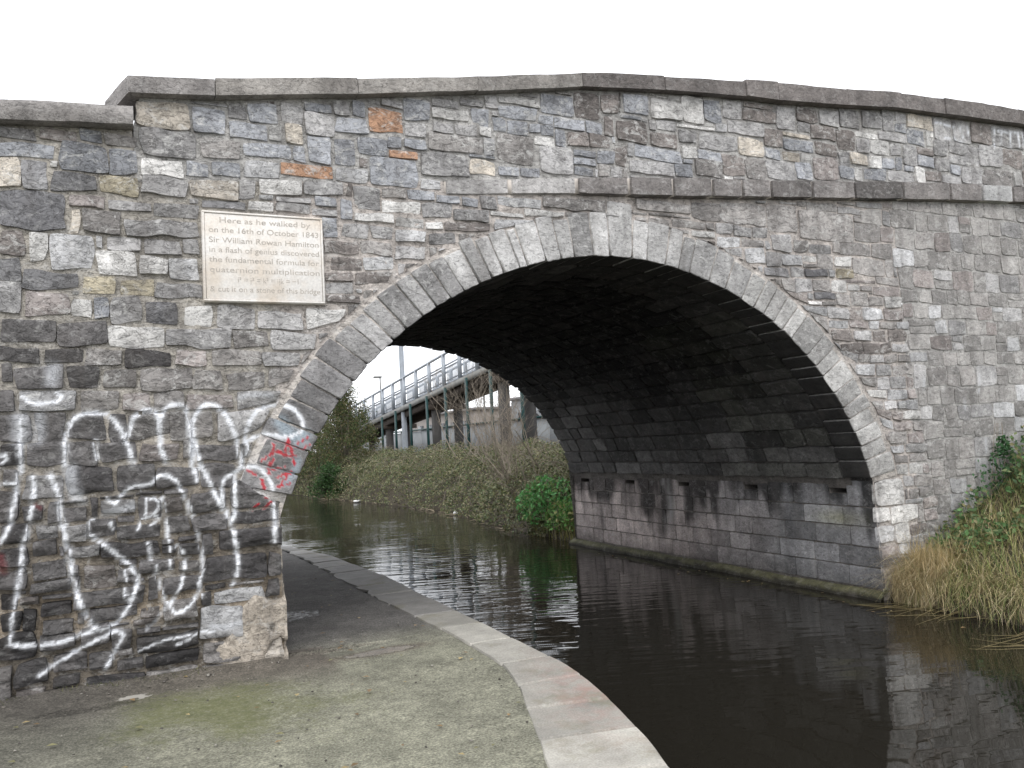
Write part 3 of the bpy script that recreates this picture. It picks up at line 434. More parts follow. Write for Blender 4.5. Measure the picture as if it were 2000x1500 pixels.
# ------------------------------------------------------------------ bridge shape
AX, BZ, ZS, EX, WID = 3.293, 2.90, 0.83, 1.93, 6.86
def arch(k, ang):
    c, s = np.cos(ang), np.sin(ang)
    q = k / (np.abs(c) ** EX + np.abs(s) ** EX) ** (1 / EX)
    return AX * q * c, ZS + BZ * q * s
def arch_k(x, z):
    return (np.abs(x / AX) ** EX + np.maximum(0, (z - ZS) / BZ) ** EX) ** (1 / EX)
XT = [-4.25, -3.632, -3.064, -2.492, -1.382, -.273, .652, 1.753, 2.207, 3.264, 4.165, 4.947, 5.731, 6.673, 7.6, 9]
ZT = [4.882, 4.948, 5.043, 5.117, 5.301, 5.499, 5.609, 5.713, 5.761, 5.838, 5.919, 5.96, 5.99, 6.01, 6.03, 6.05]
ZB = [4.746, 4.805, 4.881, 4.976, 5.16, 5.364, 5.461, 5.54, 5.554, 5.639, 5.724, 5.752, 5.775, 5.815, 5.83, 5.85]
SX = [-4.2, -3.41, -1.7, -.5, .75, 2.2, 4.5, 6.5, 9]
ST = [4.12, 4.192, 4.349, 4.468, 4.574, 4.678, 4.867, 4.976, 5.08]
SB = [4.0, 4.066, 4.2, 4.298, 4.36, 4.464, 4.629, 4.752, 4.86]
def wall_top(x):
    return np.where(x > -4.22, np.interp(x, XT, ZB), np.interp(x, [-9, -5.084, -4.187], [4.11, 4.43, 4.503]))
PATH_Z = 0.42
def bank_z(x, y):
    """right bank in front of the bridge"""
    xw = np.interp(y, [-12, -6, -3, -1.87, -1.48, -1.06, -.37, 0], [2.4, 2.6, 2.8, 2.95, 3.35, 3.3, 3.42, 3.38])
    d = x - xw
    return np.where(d < 0, -0.9 * np.clip(-d, 0, 1), 0.12 * np.clip(d / .1, 0, 1) + 0.5 * np.clip(d, 0, 3.2)) + 0.05 * vnoise(x * 1.7, y * 1.7) * np.clip(d * 3, 0, 1)
FACE = lambda u, v, d: np.stack([u, -d, v], -1)

def stone_mesh(Mf, q, proud, rough, seed, step, col, alpha=0.4, back=-0.03, edge=0.010, jag=0.012, strata=1.0, paint=False, corner=0.16, lip=None):
    """one stone on surface Mf(u, v, depth); q = 4 corners (u,v) counter-clockwise from lower left"""
    q = np.asarray(q, float)
    L = max(np.hypot(*(q[1] - q[0])), np.hypot(*(q[2] - q[3]))); H = max(np.hypot(*(q[3] - q[0])), np.hypot(*(q[2] - q[1])))
    nu = int(np.clip(round(L / step), 3, 40)); nv = int(np.clip(round(H / step), 3, 30))
    e_u = min(edge / max(L, .01), .2); e_v = min(edge / max(H, .01), .2)
    s = np.concatenate([[0, e_u], np.linspace(0, 1, nu + 1)[1:-1] * (1 - 2 * e_u) + e_u, [1 - e_u, 1]])
    t = np.concatenate([[0, e_v], np.linspace(0, 1, nv + 1)[1:-1] * (1 - 2 * e_v) + e_v, [1 - e_v, 1]])
    if lip is not None:
        s = np.concatenate([[0], s, [1]]); t = np.concatenate([[0], t, [1]])
    S, T = np.meshgrid(s, t, indexing='ij')
    # rounded, uneven corners
    cu, cv = 2 * S - 1, 2 * T - 1
    rr = min(corner, .9) * min(L, H)
    fu = rr / L * np.abs(cv) ** 6 * np.sign(cu) * np.abs(cu) ** 6 * .32
    fv = rr / H * np.abs(cu) ** 6 * np.sign(cv) * np.abs(cv) ** 6 * .32
    S2, T2 = S - fu, T - fv
    w = [(1 - S2) * (1 - T2), S2 * (1 - T2), S2 * T2, (1 - S2) * T2]
    U = sum(wi * c[0] for wi, c in zip(w, q)); Vv = sum(wi * c[1] for wi, c in zip(w, q))
    o = seed * 7.31
    ju = np.clip(jag, 0, .12 * H)
    U = U + ju * vnoise(U * 9 + o, Vv * 9) * (np.abs(cu) > .5); Vv = Vv + ju * vnoise(U * 7 + o + 40, Vv * 7) * (np.abs(cv) > .2)
    rel = fbm(U * 4.5 + o, Vv * 9 * strata + o * .7, None, 4)
    rel2 = vnoise(U * 3 + o, Vv * 3 - o)
    tl = (h3(np.array([seed]), np.array([3]), np.array([5]))[0]) * .012 * cv + (h3(np.array([seed]), np.array([8]), np.array([2]))[0]) * .010 * cu
    # cleft steps of rock-faced stone
    stp = np.round(rel * 2.2) / 2.2
    D = proud + rough * (.55 * rel + .45 * stp + .35 * rel2) + tl * min(1.0, rough / .012)
    edge_fall = np.minimum(np.minimum(S, 1 - S) * L, np.minimum(T, 1 - T) * H)
    D = D - rough * .55 * np.exp(-edge_fall / .014)
    D = np.maximum(D, .004)
    border = (S <= 0) | (S >= 1) | (T <= 0) | (T >= 1)
    if lip is None: D[border] = back
    else:
        D[border] = proud - .012
        D[0, :] = D[-1, :] = back; D[:, 0] = D[:, -1] = back
    P = Mf(U, Vv, D)
    n1, n2 = S.shape
    idx = np.arange(n1 * n2).reshape(n1, n2)
    F = np.stack([idx[:-1, :-1], idx[1:, :-1], idx[1:, 1:], idx[:-1, 1:]], -1).reshape(-1, 4)
    P = P.reshape(-1, 3)
    r = 1 + .30 * h3(np.array([seed]), np.array([11]), np.array([7]))[0]
    tint = np.empty((len(P), 4)); tint[:, :3] = np.array(col) * r; tint[:, 3] = alpha
    if lip is not None:
        und = (S <= 0).ravel()
        tint[und, :3] = lip; tint[und, 3] = 0  # underside tone painted in: soot of the soffit together with its shade
    pt = paint_at(U.ravel(), Vv.ravel()) if paint else np.zeros((len(P), 4))
    return P, F, tint, pt

def put_stone(name, data, mat, parent):
    P, F, tint, pt = data
    c = P.mean(0)
    me = mesh_np(name, P - c, F, tint, pt)
    me.set_sharp_from_angle(angle=math.radians(38))
    return add(name, me, mat, parent, tuple(c))

def join_stones(datas):
    off = 0; Ps, Fs, Ts, Qs = [], [], [], []
    for P, F, t, p in datas:
        Ps.append(P); Fs.append(F + off); Ts.append(t); Qs.append(p); off += len(P)
    return np.concatenate(Ps), np.concatenate(Fs), np.concatenate(Ts), np.concatenate(Qs)

bridge = empty('stone_bridge', (0, 0, 0), 'grey rubble stone arch bridge over the canal with graffiti on one pier', 'bridge')

# mortar bed behind the stones, one sheet per stretch of wall
def mortar_panel(name, x0, x1, lo, hi, col, step, paint, seed, nz=None):
    xs = np.arange(x0, x1 + step * .5, step); xs[-1] = x1
    nz = nz or int(4.5 / step)
    t = np.linspace(0, 1, nz)
    X = np.repeat(xs[:, None], nz, 1); Zl = np.array([lo(x) for x in xs])[:, None]; Zh = np.array([hi(x) for x in xs])[:, None]
    Z = Zl + (Zh - Zl) * t
    D = .006 * fbm(X * 6 + seed, Z * 6) + .004 * vnoise(X * 25, Z * 25) + .001 * np.clip((Z - 1.9) / 1.0, 0, 1)
    P = np.stack([X, -D, Z], -1).reshape(-1, 3)
    idx = np.arange(len(xs) * nz).reshape(len(xs), nz)
    F = np.stack([idx[:-1, :-1], idx[1:, :-1], idx[1:, 1:], idx[:-1, 1:]], -1).reshape(-1, 4)
    xr, zr = X.ravel(), Z.ravel()
    tint = np.empty((len(P), 4)); tint[:, :3] = col(xr, zr); tint[:, 3] = .35
    pt = paint_at(xr, zr) if paint else np.zeros((len(P), 4))
    return add(name, mesh_np(name, P, F, tint, pt), M_MORTAR, bridge)

def lo_arch(x):
    if abs(x) >= AX * 1.004: return -0.6
    k = 1.012
    v = (k ** EX - abs(x / AX) ** EX)
    return max(ZS + BZ * max(v, 0) ** (1 / EX), ZS) if v > 0 else ZS
sbx = lambda x: float(np.interp(x, SX, SB)); stx = lambda x: float(np.interp(x, SX, ST))
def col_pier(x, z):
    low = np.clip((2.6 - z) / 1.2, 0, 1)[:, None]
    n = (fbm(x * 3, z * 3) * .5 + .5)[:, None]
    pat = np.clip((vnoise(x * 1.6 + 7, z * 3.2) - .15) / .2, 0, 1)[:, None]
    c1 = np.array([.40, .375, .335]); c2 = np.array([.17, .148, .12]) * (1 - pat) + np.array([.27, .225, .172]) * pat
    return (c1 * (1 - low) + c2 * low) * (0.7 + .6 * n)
def col_spandrel(x, z):
    n = (fbm(x * 2.5 + 9, z * 2.5) * .5 + .5)[:, None]
    return np.array([.47, .43, .40]) * (.75 + .5 * n)
def col_grey(x, z):
    n = (fbm(x * 3 + 5, z * 3) * .5 + .5)[:, None]
    return np.array([.40, .39, .375]) * (.75 + .5 * n)
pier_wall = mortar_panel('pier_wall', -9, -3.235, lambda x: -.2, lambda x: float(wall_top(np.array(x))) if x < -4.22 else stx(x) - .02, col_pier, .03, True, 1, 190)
def lo_sp(x):
    return lo_arch(x) if abs(x) < AX * 1.004 else (PATH_Z if x < 0 else -.6)
spandrel_wall = mortar_panel('spandrel_wall', -3.235, 3.99, lo_sp, lambda x: sbx(x) + .02 if x > -1.7 else stx(x) - .02, col_spandrel, .035, True, 2, 90)
wing_wall = mortar_panel('wing_wall', 3.99, 9, lambda x: -.6, lambda x: sbx(x) + .02, col_grey, .06, True, 3, 80)
parapet_wall = mortar_panel('parapet_wall', -4.22, 9, lambda x: stx(x) - .02, lambda x: float(wall_top(np.array(x))) + .03, col_grey, .05, True, 4, 26)

def lay(table, name, part, mat, fn, step_fn):
    items = []
    for i, tk in enumerate(table.split()):
        a = tk[:-1].split(','); x0, x1, z0, z1 = (int(v) / 1000 for v in a)
        items.append((x0, x1, z0, z1, tk[-1], i))
    extra = []
    for (x0, x1, z0, z1, c, i) in items:
        xc, zc = (x0 + x1) / 2, (z0 + z1) / 2
        if z1 < PATH_Z + .02 and xc < 0: continue
        if xc > 3.4 and z1 < bank_z(np.array(xc), np.array(-.05)) - .1: continue
        H = z1 - z0; L = x1 - x0
        R = random.Random(i * 31 + len(name))
        j = min(.022, .13 * H)
        q = [(x0 + R.uniform(-j, j) * .5, z0 + R.uniform(-j, j) * .7), (x1 + R.uniform(-j, j) * .5, z0 + R.uniform(-j, j) * .7),
             (x1 + R.uniform(-j, j) * .5, z1 + R.uniform(-j, j) * .7), (x0 + R.uniform(-j, j) * .5, z1 + R.uniform(-j, j) * .7)]
        # keep clear of the arch ring
        qq = []
        for u, v in q:
            if v > (1.74 if u < 0 else 1.36):
                k = float(arch_k(np.array(u), np.array(v)))
                if k < 1.135:
                    f = 1.137 / k; u, v = u * f, ZS + (v - ZS) * f
            qq.append((u, v))
        proud, rough, alpha, strata = fn(xc, zc, c, R)
        if xc < 0 and z0 < .75: proud += .03 * R.random()
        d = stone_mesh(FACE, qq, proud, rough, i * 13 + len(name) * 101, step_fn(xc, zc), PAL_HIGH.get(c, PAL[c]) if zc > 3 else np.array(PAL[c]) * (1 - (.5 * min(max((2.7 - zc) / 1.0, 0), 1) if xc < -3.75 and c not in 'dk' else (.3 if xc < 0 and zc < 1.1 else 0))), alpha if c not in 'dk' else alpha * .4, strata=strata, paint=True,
                       jag=min(.016, .12 * H), edge=.006)
        if i < 300: put_stone(name, d, mat, part)
        else: extra.append(d)
    if extra:
        P, F, t, p = join_stones(extra)
        me = mesh_np(name, P, F, t, p); me.set_sharp_from_angle(angle=math.radians(38))
        tag(add(name + '_fill', me, mat, part), kind='stuff')

def fn_pier(x, z, c, R):
    low = min(max((2.9 - z) / 1.4, 0), 1)
    return .015 + .030 * low * R.random() + .014 * R.random(), .010 + .023 * low, .6 - .3 * low, 1.0 + .6 * low
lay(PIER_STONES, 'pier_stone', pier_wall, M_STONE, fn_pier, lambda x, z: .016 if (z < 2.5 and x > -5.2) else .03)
lay(PARAPET_STONES, 'parapet_stone', parapet_wall, M_STONE, lambda x, z, c, R: (.012 + .012 * R.random(), .007, .7, 1.0), lambda x, z: .035)
lay(SPANDREL_STONES, 'rubble_stone', spandrel_wall, M_STONE, lambda x, z, c, R: (.009 + .016 * R.random(), .009, .6, 1.2), lambda x, z: .03)  # its near-black stones stand in for the shade of open holes
lay(ASHLAR_STONES, 'ashlar_block', wing_wall, M_ASHLAR, lambda x, z, c, R: (.008 + .004 * R.random(), .0015, .45, 1.0), lambda x, z: .05)

# arch ring
VJ = [163.4, 159.9, 156.1, 153.2, 149.7, 146.7, 143.1, 139.5, 136.4, 133.7, 130.8, 127.4, 124.6, 121.6, 119.0, 116.0, 113.5, 111.1, 108.2, 106.5, 103.0, 100.2, 97.5, 93.8, 90.7, 86.1, 83.3, 79.2, 76.4, 74.0, 69.6, 65.6, 61.4, 58.2, 55.6, 52.9, 50.1, 47.3, 42.2, 39.0, 36.1, 31.5, 27.7, 24.7, 21.5, 18.1, 14.7, 10.6]
def ring_backing():
    n = 90; an = np.radians(np.linspace(9.5, 164.5, n)); V = []; F = []
    for i, a in enumerate(an):
        for k, y in ((1.016, .36), (1.016, .004), (1.016, -.007), (1.128, -.007), (1.128, .3)):
            x, z = arch(k, a); V.append((x, y, z))
    for i in range(n - 1):
        for j in range(4):
            F.append((i * 5 + j, i * 5 + j + 1, i * 5 + 6 + j, i * 5 + 5 + j))
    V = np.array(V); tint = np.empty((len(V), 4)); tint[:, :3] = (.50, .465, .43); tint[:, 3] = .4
    tint[V[:, 1] > .0, :3] = (.04, .038, .037)  # soffit joints painted as dark as the shaded underside
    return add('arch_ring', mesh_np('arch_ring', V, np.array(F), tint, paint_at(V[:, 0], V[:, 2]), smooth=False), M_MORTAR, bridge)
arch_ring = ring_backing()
for i in range(len(VJ) - 1):
    a1, a0 = math.radians(VJ[i]), math.radians(VJ[i + 1])
    gap = .0011 if i % 3 else .0024
    R = random.Random(i)
    kt = 1.118 + R.uniform(-.012, .012) + .02 * max(0, math.sin((a0 + a1) / 2)) ** 6
    key = i == 24
    def VM(u, v, d, kt=kt, key=key):
        # u: angle*3.2 , v: radial
        x, z = arch(1 + v / 3.0, u / 3.2)
        return np.stack([x, -d, z], -1)
    kr = (1.19 if key else kt)
    q = [((a1 - gap) * 3.2, 0.0), ((a1 - gap) * 3.2, (kr - 1) * 3), ((a0 + gap) * 3.2, (kr - 1) * 3), ((a0 + gap) * 3.2, 0.0)]
    dark = 1.0
    am = math.degrees((a0 + a1) / 2)
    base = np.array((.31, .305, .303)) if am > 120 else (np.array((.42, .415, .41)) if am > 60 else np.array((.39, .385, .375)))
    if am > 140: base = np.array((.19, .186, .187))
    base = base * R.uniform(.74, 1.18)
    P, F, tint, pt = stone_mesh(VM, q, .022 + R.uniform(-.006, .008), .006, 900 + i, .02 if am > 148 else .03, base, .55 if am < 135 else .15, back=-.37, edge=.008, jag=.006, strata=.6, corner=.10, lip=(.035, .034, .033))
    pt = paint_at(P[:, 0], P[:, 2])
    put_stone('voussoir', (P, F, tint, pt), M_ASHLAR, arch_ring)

# string course
strip = MB()
for x0 in np.arange(-1.72, 8.9, .2):
    x1 = x0 + .2
    y0_, y1_ = (-.058 * min(1, max(0, (q_ + 1.5) / 1.6)) for q_ in (x0, x1))
    strip.hexa([(x0, y0_, sbx(x0) + .015), (x1, y1_, sbx(x1) + .015), (x1, .3, sbx(x1) + .015), (x0, .3, sbx(x0) + .015), (x0, y0_, stx(x0) - .015), (x1, y1_, stx(x1) - .015), (x1, .3, stx(x1) - .015), (x0, .3, stx(x0) - .015)])
string_course = strip.build('string_course', simple('bedding_mortar', (.50, .46, .42), .9, .3, 8), bridge)
# joints measured along the face
SJ = [-1.72, -1.0 + .36, -.02 - .02, .42, .86, 1.26, 1.72, 2.06, 2.75, 3.5, 4.35, 4.95, 5.48, 6.1, 6.7, 7.3, 7.9, 8.8]
SJ = [-1.72, -1.08, -.38, .2, .72, 1.22, 1.62, 2.02, 2.62, 3.28, 4.08, 4.92, 5.52, 6.14, 6.75, 7.4, 8.1, 8.8]
for i in range(len(SJ) - 1):
    x0, x1 = SJ[i] + .008, SJ[i + 1] - .010
    R = random.Random(50 + i)
    pr = .02 + .075 * min(1, max(0, (x0 + 1.5) / 1.6))
    q = [(x0, sbx(x0) + .004), (x1, sbx(x1) + .004), (x1, stx(x1) - .004), (x0, stx(x0) - .004)]
    c = np.array((.20, .186, .18)) * R.uniform(.75, 1.3) if x0 > -.9 else np.array((.36, .35, .345))
    if i == 12: c = np.array((.44, .44, .44))
    d = stone_mesh(FACE, q, pr, .004, 1300 + i, .05, c, .3, back=-.02, edge=.012, jag=.005, strata=.7, corner=.08)
    put_stone('string_stone', d, M_ASHLAR, string_course)

# parapet coping
def coping_stone(x0, x1, zb0, zb1, zt0, zt1, yf, yb, seed, col, rnd, part, end=False):
    nx = max(4, int((x1 - x0) / .06))
    s = np.linspace(0, 1, nx)
    prof = [(.0, .0), (.0, .5), (.0, .95), (.02, 1.0), (.25, 1.03), (.5, 1.04), (.75, 1.03), (.98, 1.0), (1.0, .95), (1.0, 0.0)]
    if rnd: prof = [(.0, .0), (-.02, .3), (.0, .62), (.06, .86), (.2, 1.0), (.5, 1.08), (.8, 1.0), (.94, .86), (1.0, .62), (1.0, 0.0)]
    V = []
    for si in s:
        x = x0 + (x1 - x0) * si; zb = zb0 + (zb1 - zb0) * si; zt = zt0 + (zt1 - zt0) * si
        for a, b in prof:
            V.append((x - (.17 * a if (end and si < .01) else 0), yf + (yb - yf) * a, zb + (zt - zb) * b))
    V = np.array(V); n = fbm(V[:, 0] * 3 + seed, V[:, 2] * 6 + V[:, 1] * 5, None, 3)
    V[:, 1] += .008 * n; V[:, 2] += .006 * vnoise(V[:, 0] * 5 + seed, V[:, 1] * 5) * (V[:, 2] > (zb0 + .05))
    m = len(prof); F = []
    for i in range(nx - 1):
        for j in range(m):
            a = i * m + j; b = i * m + (j + 1) % m
            F.append((a, a + m, b + m, b))
    e0 = len(V); V = np.concatenate([V, V[:m], V[-m:]])
    for st, fl in ((e0, 0), (e0 + m, 1)):
        for j in range(1, m // 2):
            a, b, c2, d2 = st + j - 1, st + j, st + m - 1 - j, st + m - j
            F.append((a, b, c2, d2) if fl == 0 else (d2, c2, b, a))
    tint = np.empty((len(V), 4)); tint[:, :3] = col; tint[:, 3] = .18
    return put_stone('coping_stone', (V, np.array(F), tint, np.zeros((len(V), 4))), M_ASHLAR, part)
cb = MB()
for x0 in np.arange(-4.2, 8.9, .2):
    a, b = float(np.interp(x0, XT, ZB)), float(np.interp(x0 + .2, XT, ZB))
    cb.hexa([(x0, .03, a - .05), (x0 + .2, .03, b - .05), (x0 + .2, .4, b - .05), (x0, .4, a - .05), (x0, .03, a + .04), (x0 + .2, .03, b + .04), (x0 + .2, .4, b + .04), (x0, .4, a + .04)])
coping = cb.build('coping', M_MORTAR if False else simple('coping_bed', (.16, .15, .14), .9), bridge)
CJ = [-4.25, -3.632, -2.492, -1.382, -.273, .70, 1.753, 2.207, 3.264, 4.165, 4.947, 5.731, 6.4, 7.2, 8.0, 8.9]
for i in range(len(CJ) - 1):
    x0, x1 = CJ[i], CJ[i + 1] - .006
    R = random.Random(80 + i); dz = R.uniform(-.012, .014)
    it = lambda x, T: float(np.interp(x, XT, T))
    c = np.array((.285, .268, .25)) if x1 < -.2 else np.array((.168, .152, .145))
    if i in (0,): c = np.array((.27, .255, .248))
    coping_stone(x0, x1, it(x0, ZB), it(x1, ZB), it(x0, ZT) + dz, it(x1, ZT) + dz, -.11 + R.uniform(-.015, .015), .46, i, c * R.uniform(.88, 1.12), False, coping, i == 0)
LCJ = [-9, -7.6, -6.3, -5.25, -4.215]
for i in range(len(LCJ) - 1):
    x0, x1 = LCJ[i], LCJ[i + 1] - .006
    zb = lambda x: float(np.interp(x, [-9, -5.084, -4.187], [4.11, 4.43, 4.503])); zt = lambda x: float(np.interp(x, [-9, -5.084, -4.187], [4.31, 4.625, 4.69]))
    coping_stone(x0, x1, zb(x0), zb(x1), zt(x0) - .015, zt(x1) - .015, -.13, .42, 40 + i, np.array((.26, .246, .236)), True, coping)

# body of the bridge behind the face: road deck, rear face, parapet backs
body = MB()
for x0 in np.arange(-9, 8.95, .5):
    x1 = x0 + .5
    t0, t1 = stx(max(x0, -4.2)) - .02, stx(max(x1, -4.2)) - .02
    body.hexa([(x0, .1, t0 - .2), (x1, .1, t1 - .2), (x1, WID, t1 - .2), (x0, WID, t0 - .2), (x0, .1, t0), (x1, .1, t1), (x1, WID, t1), (x0, WID, t0)])
    zt0, zt1 = float(wall_top(np.array(x0 + .01))), float(wall_top(np.array(x1 - .01)))
    body.hexa([(x0, .3, t0 - .1), (x1, .3, t1 - .1), (x1, .4, t1 - .1), (x0, .4, t0 - .1), (x0, .3, zt0), (x1, .3, zt1), (x1, .4, zt1), (x0, .4, zt0)])
    body.hexa([(x0, WID - .4, t0 - .1), (x1, WID - .4, t1 - .1), (x1, WID, t1 - .1), (x0, WID, t0 - .1), (x0, WID - .4, zt0 + .1), (x1, WID - .4, zt1 + .1), (x1, WID, zt1 + .1), (x0, WID, zt0 + .1)])
body.build('road_deck', M_ROAD, bridge)
xs = np.arange(-9, 9.01, .1); V = []; F = []
for x in xs:
    lo = lo_arch(x) if abs(x) < AX else -.6
    for z in (lo, lo + (stx(max(x, -4.2)) - lo) * .5, stx(max(x, -4.2))):
        V.append((x, WID, z))
for i in range(len(xs) - 1):
    for j in range(2): F.append((i * 3 + j, i * 3 + j + 1, i * 3 + 4 + j, i * 3 + 3 + j))
V = np.array(V); tint = np.empty((len(V), 4)); tint[:] = (.24, .23, .21, .4)
add('rear_face', mesh_np('rear_face', V, np.array(F), tint, np.zeros((len(V), 4))), M_STONE, bridge)

# vault
def vault_backing():
    an = np.radians(np.linspace(8, 172, 83)); ys = np.linspace(.3, WID, 12); V = []; F = []
    for a in an:
        x, z = arch(1.012, a)
        for y in ys: V.append((x, y, z))
    m = len(ys)
    for i in range(len(an) - 1):
        for j in range(m - 1): F.append((i * m + j, i * m + j + 1, i * m + m + j + 1, i * m + m + j))
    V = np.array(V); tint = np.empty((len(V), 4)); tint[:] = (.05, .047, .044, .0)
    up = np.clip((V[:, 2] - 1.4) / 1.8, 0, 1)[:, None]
    tint[:, :3] = np.array((.13, .12, .11)) * (1 - up) + np.array((.006, .0055, .006)) * up  # shade of the vault painted in, near black towards the crown
    return add('vault', mesh_np('vault', V, np.array(F), tint, np.zeros((len(V), 4))), M_MORTAR, bridge)
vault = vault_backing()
VAULT = lambda u, v, d: (lambda xz: np.stack([xz[0], u, xz[1]], -1))(arch(1.004 - d / 3.1, v / 3.1))
ang = 10.2; course = 0; rest = []; nvault = 0
while ang < 169.5:
    da = random.uniform(3.2, 5.0) if ang < 60 else random.uniform(3.6, 4.8)
    if ang + da > 168: da = 170 - ang
    y = .385 if True else 0
    y -= 0
    while y < WID - .02:
        l = random.uniform(.3, .75)
        if WID - y - l < .25: l = WID - y
        a0, a1 = math.radians(ang + .07), math.radians(ang + da - .07)
        am = ang + da / 2
        soot_shade = min(max((am - 10) / 40 + .25 * float(vnoise(np.array([y * .7]), np.array([am * .06]))[0]), 0), 1) ** .7 if am < 90 else min(max((166 - am) / 24, 0), 1)
        soot_shade = soot_shade * (.9 + .2 * random.random())
        soot_shade = min(1, soot_shade * (0.72 if y < .9 else 1) )
        c = np.array((.21, .205, .20)) * (1 - soot_shade) + np.array((.0065, .006, .007)) * soot_shade  # soot and painted shade in one colour, deeper higher up the vault
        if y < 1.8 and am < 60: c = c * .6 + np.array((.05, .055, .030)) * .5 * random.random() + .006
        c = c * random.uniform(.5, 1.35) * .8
        q = [(y + .005, a0 * 3.1), (y + l - .005, a0 * 3.1), (y + l - .005, a1 * 3.1), (y + .005, a1 * 3.1)]
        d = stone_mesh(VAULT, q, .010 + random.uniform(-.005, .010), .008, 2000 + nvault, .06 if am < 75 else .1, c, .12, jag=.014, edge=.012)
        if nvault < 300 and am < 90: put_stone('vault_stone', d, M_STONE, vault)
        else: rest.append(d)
        nvault += 1
        y += l
    ang += da
P, F, t, p = join_stones(rest)
tag(add('vault_stone_fill', mesh_np('vault_stones', P, F, t, p), M_STONE, vault), kind='stuff')

# right abutment, dressed courses with putlog holes
HOLES = [.53, 2.03, 3.49, 4.95, 6.42]
ROWS = [(-.3, .115), (.115, .35), (.35, .575), (.575, .805), (.805, 1.03), (1.03, 1.335)]
def abut_back():
    ys = sorted(set([-.0, WID] + [h + s for h in HOLES for s in (-.13, .13)] + list(np.arange(.2, WID, .3))))
    ys = [y for y in ys if not any(abs(y - h) < .129 for h in HOLES)]
    zs = [-.6, .115, .6, 1.03, 1.175, 1.335, 1.36]
    V = []; F = []
    x = AX + .012
    for y in ys:
        for z in zs: V.append((x, y, z))
    m = len(zs)
    for i in range(len(ys) - 1):
        for j in range(m - 1):
            hole = j == 4 and any(abs((ys[i] + ys[i + 1]) / 2 - h) < .05 for h in HOLES)
            if hole:
                b = len(V); y0, y1 = ys[i], ys[i + 1]
                for xx in (x, x + .35):
                    V += [(xx, y0, 1.175), (xx, y1, 1.175), (xx, y1, 1.335), (xx, y0, 1.335)]
                F += [(b, b + 1, b + 5, b + 4), (b + 1, b + 2, b + 6, b + 5), (b + 2, b + 3, b + 7, b + 6), (b + 3, b, b + 4, b + 7), (b + 4, b + 5, b + 6, b + 7)]
            else:
                F.append((i * m + j, i * m + j + 1, i * m + m + j + 1, i * m + m + j))
    V = np.array(V); tint = np.empty((len(V), 4)); tint[:] = (.17, .155, .14, .2)
    tint[V[:, 0] > AX + .1, :3] = (.015, .014, .014)  # insides of the holes painted near black for their shade
    return add('abutment', mesh_np('abutment', V, np.array(F), tint, np.zeros((len(V), 4)), smooth=False), M_MORTAR, bridge)
abutment = abut_back()
def abut_tint(y, z, x):
    """damp and soot on the old courses: streaks hang from the springing, pink clean stone low and deep inside"""
    pink = np.clip((y - 1.6) / 2.2 + .35 * fbm(y * 1.1, z * 2), 0, 1)
    c = np.array((.225, .225, .232)) * (1 - pink)[:, None] + np.array((.46, .40, .38)) * pink[:, None]
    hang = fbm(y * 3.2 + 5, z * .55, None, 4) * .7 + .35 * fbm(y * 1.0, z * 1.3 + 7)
    soot_shade = np.clip((z - .82 + 1.25 * hang) / .34, 0, 1)
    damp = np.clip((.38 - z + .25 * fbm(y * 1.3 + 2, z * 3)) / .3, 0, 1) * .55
    k = 1 - .84 * np.clip(soot_shade, 0, 1); k = k * (1 - damp)
    green = np.exp(-((y - .55) / .35) ** 2 - ((z - .88) / .09) ** 2)
    c = c * k[:, None]
    return c * (1 - .6 * green[:, None]) + np.array((.19, .19, .115)) * .6 * green[:, None]
ABUT = lambda u, v, d: np.stack([AX + .004 - d, u, v], -1)
nb = 0
for r, (z0, z1) in enumerate(ROWS[1:]):
    y = -.012 + 0
    cuts = [y]
    if r == 4:
        ed = [(h - .132, h + .132) for h in HOLES]
    else: ed = []
    while y < WID - .02:
        l = random.uniform(.32, .66)
        if WID - y - l < .22: l = WID - y
        for a, b in ed:
            if y < a - .05 < y + l: l = a - y; break
            if abs(y - a) < .02: l = b - a; break
        c = np.ones(3) * random.uniform(.86, 1.14)
        if random.random() < .08: c = c * 1.25
        zt = z1
        if any(abs(y - a) < .021 for a, b in ed): zt = 1.178
        q = [(y + .003, z0 + .003), (y + l - .002, z0 + .002), (y + l - .002, zt - .003), (y + .002, zt - .003)]
        d = stone_mesh(ABUT, q, .008 + random.uniform(-.003, .004), .0025, 4000 + nb, .035, c, .18, jag=.005, edge=.006, corner=.12, back=-.02)
        yv_, zv_ = d[0][:, 1], d[0][:, 2]
        d[2][:, :3] *= abut_tint(yv_, zv_, d[0][:, 0])
        d[3][:, :3] = (.42, .41, .40)
        d[3][:, 3] = np.clip(.75 * np.exp(-((yv_ - 3.9 + .05 * np.sin(zv_ * 9)) / .10) ** 2) * np.clip((zv_ - .35) * 3, 0, 1) + .45 * np.exp(-((yv_ - 1.55) / .07) ** 2) + .35 * np.exp(-((yv_ - .98) / .05) ** 2), 0, .8) * np.clip(.55 + .8 * vnoise(yv_ * 14, zv_ * 3), 0, 1)
        put_stone('abutment_block', d, M_ASHLAR, abutment)
        nb += 1
        y += l
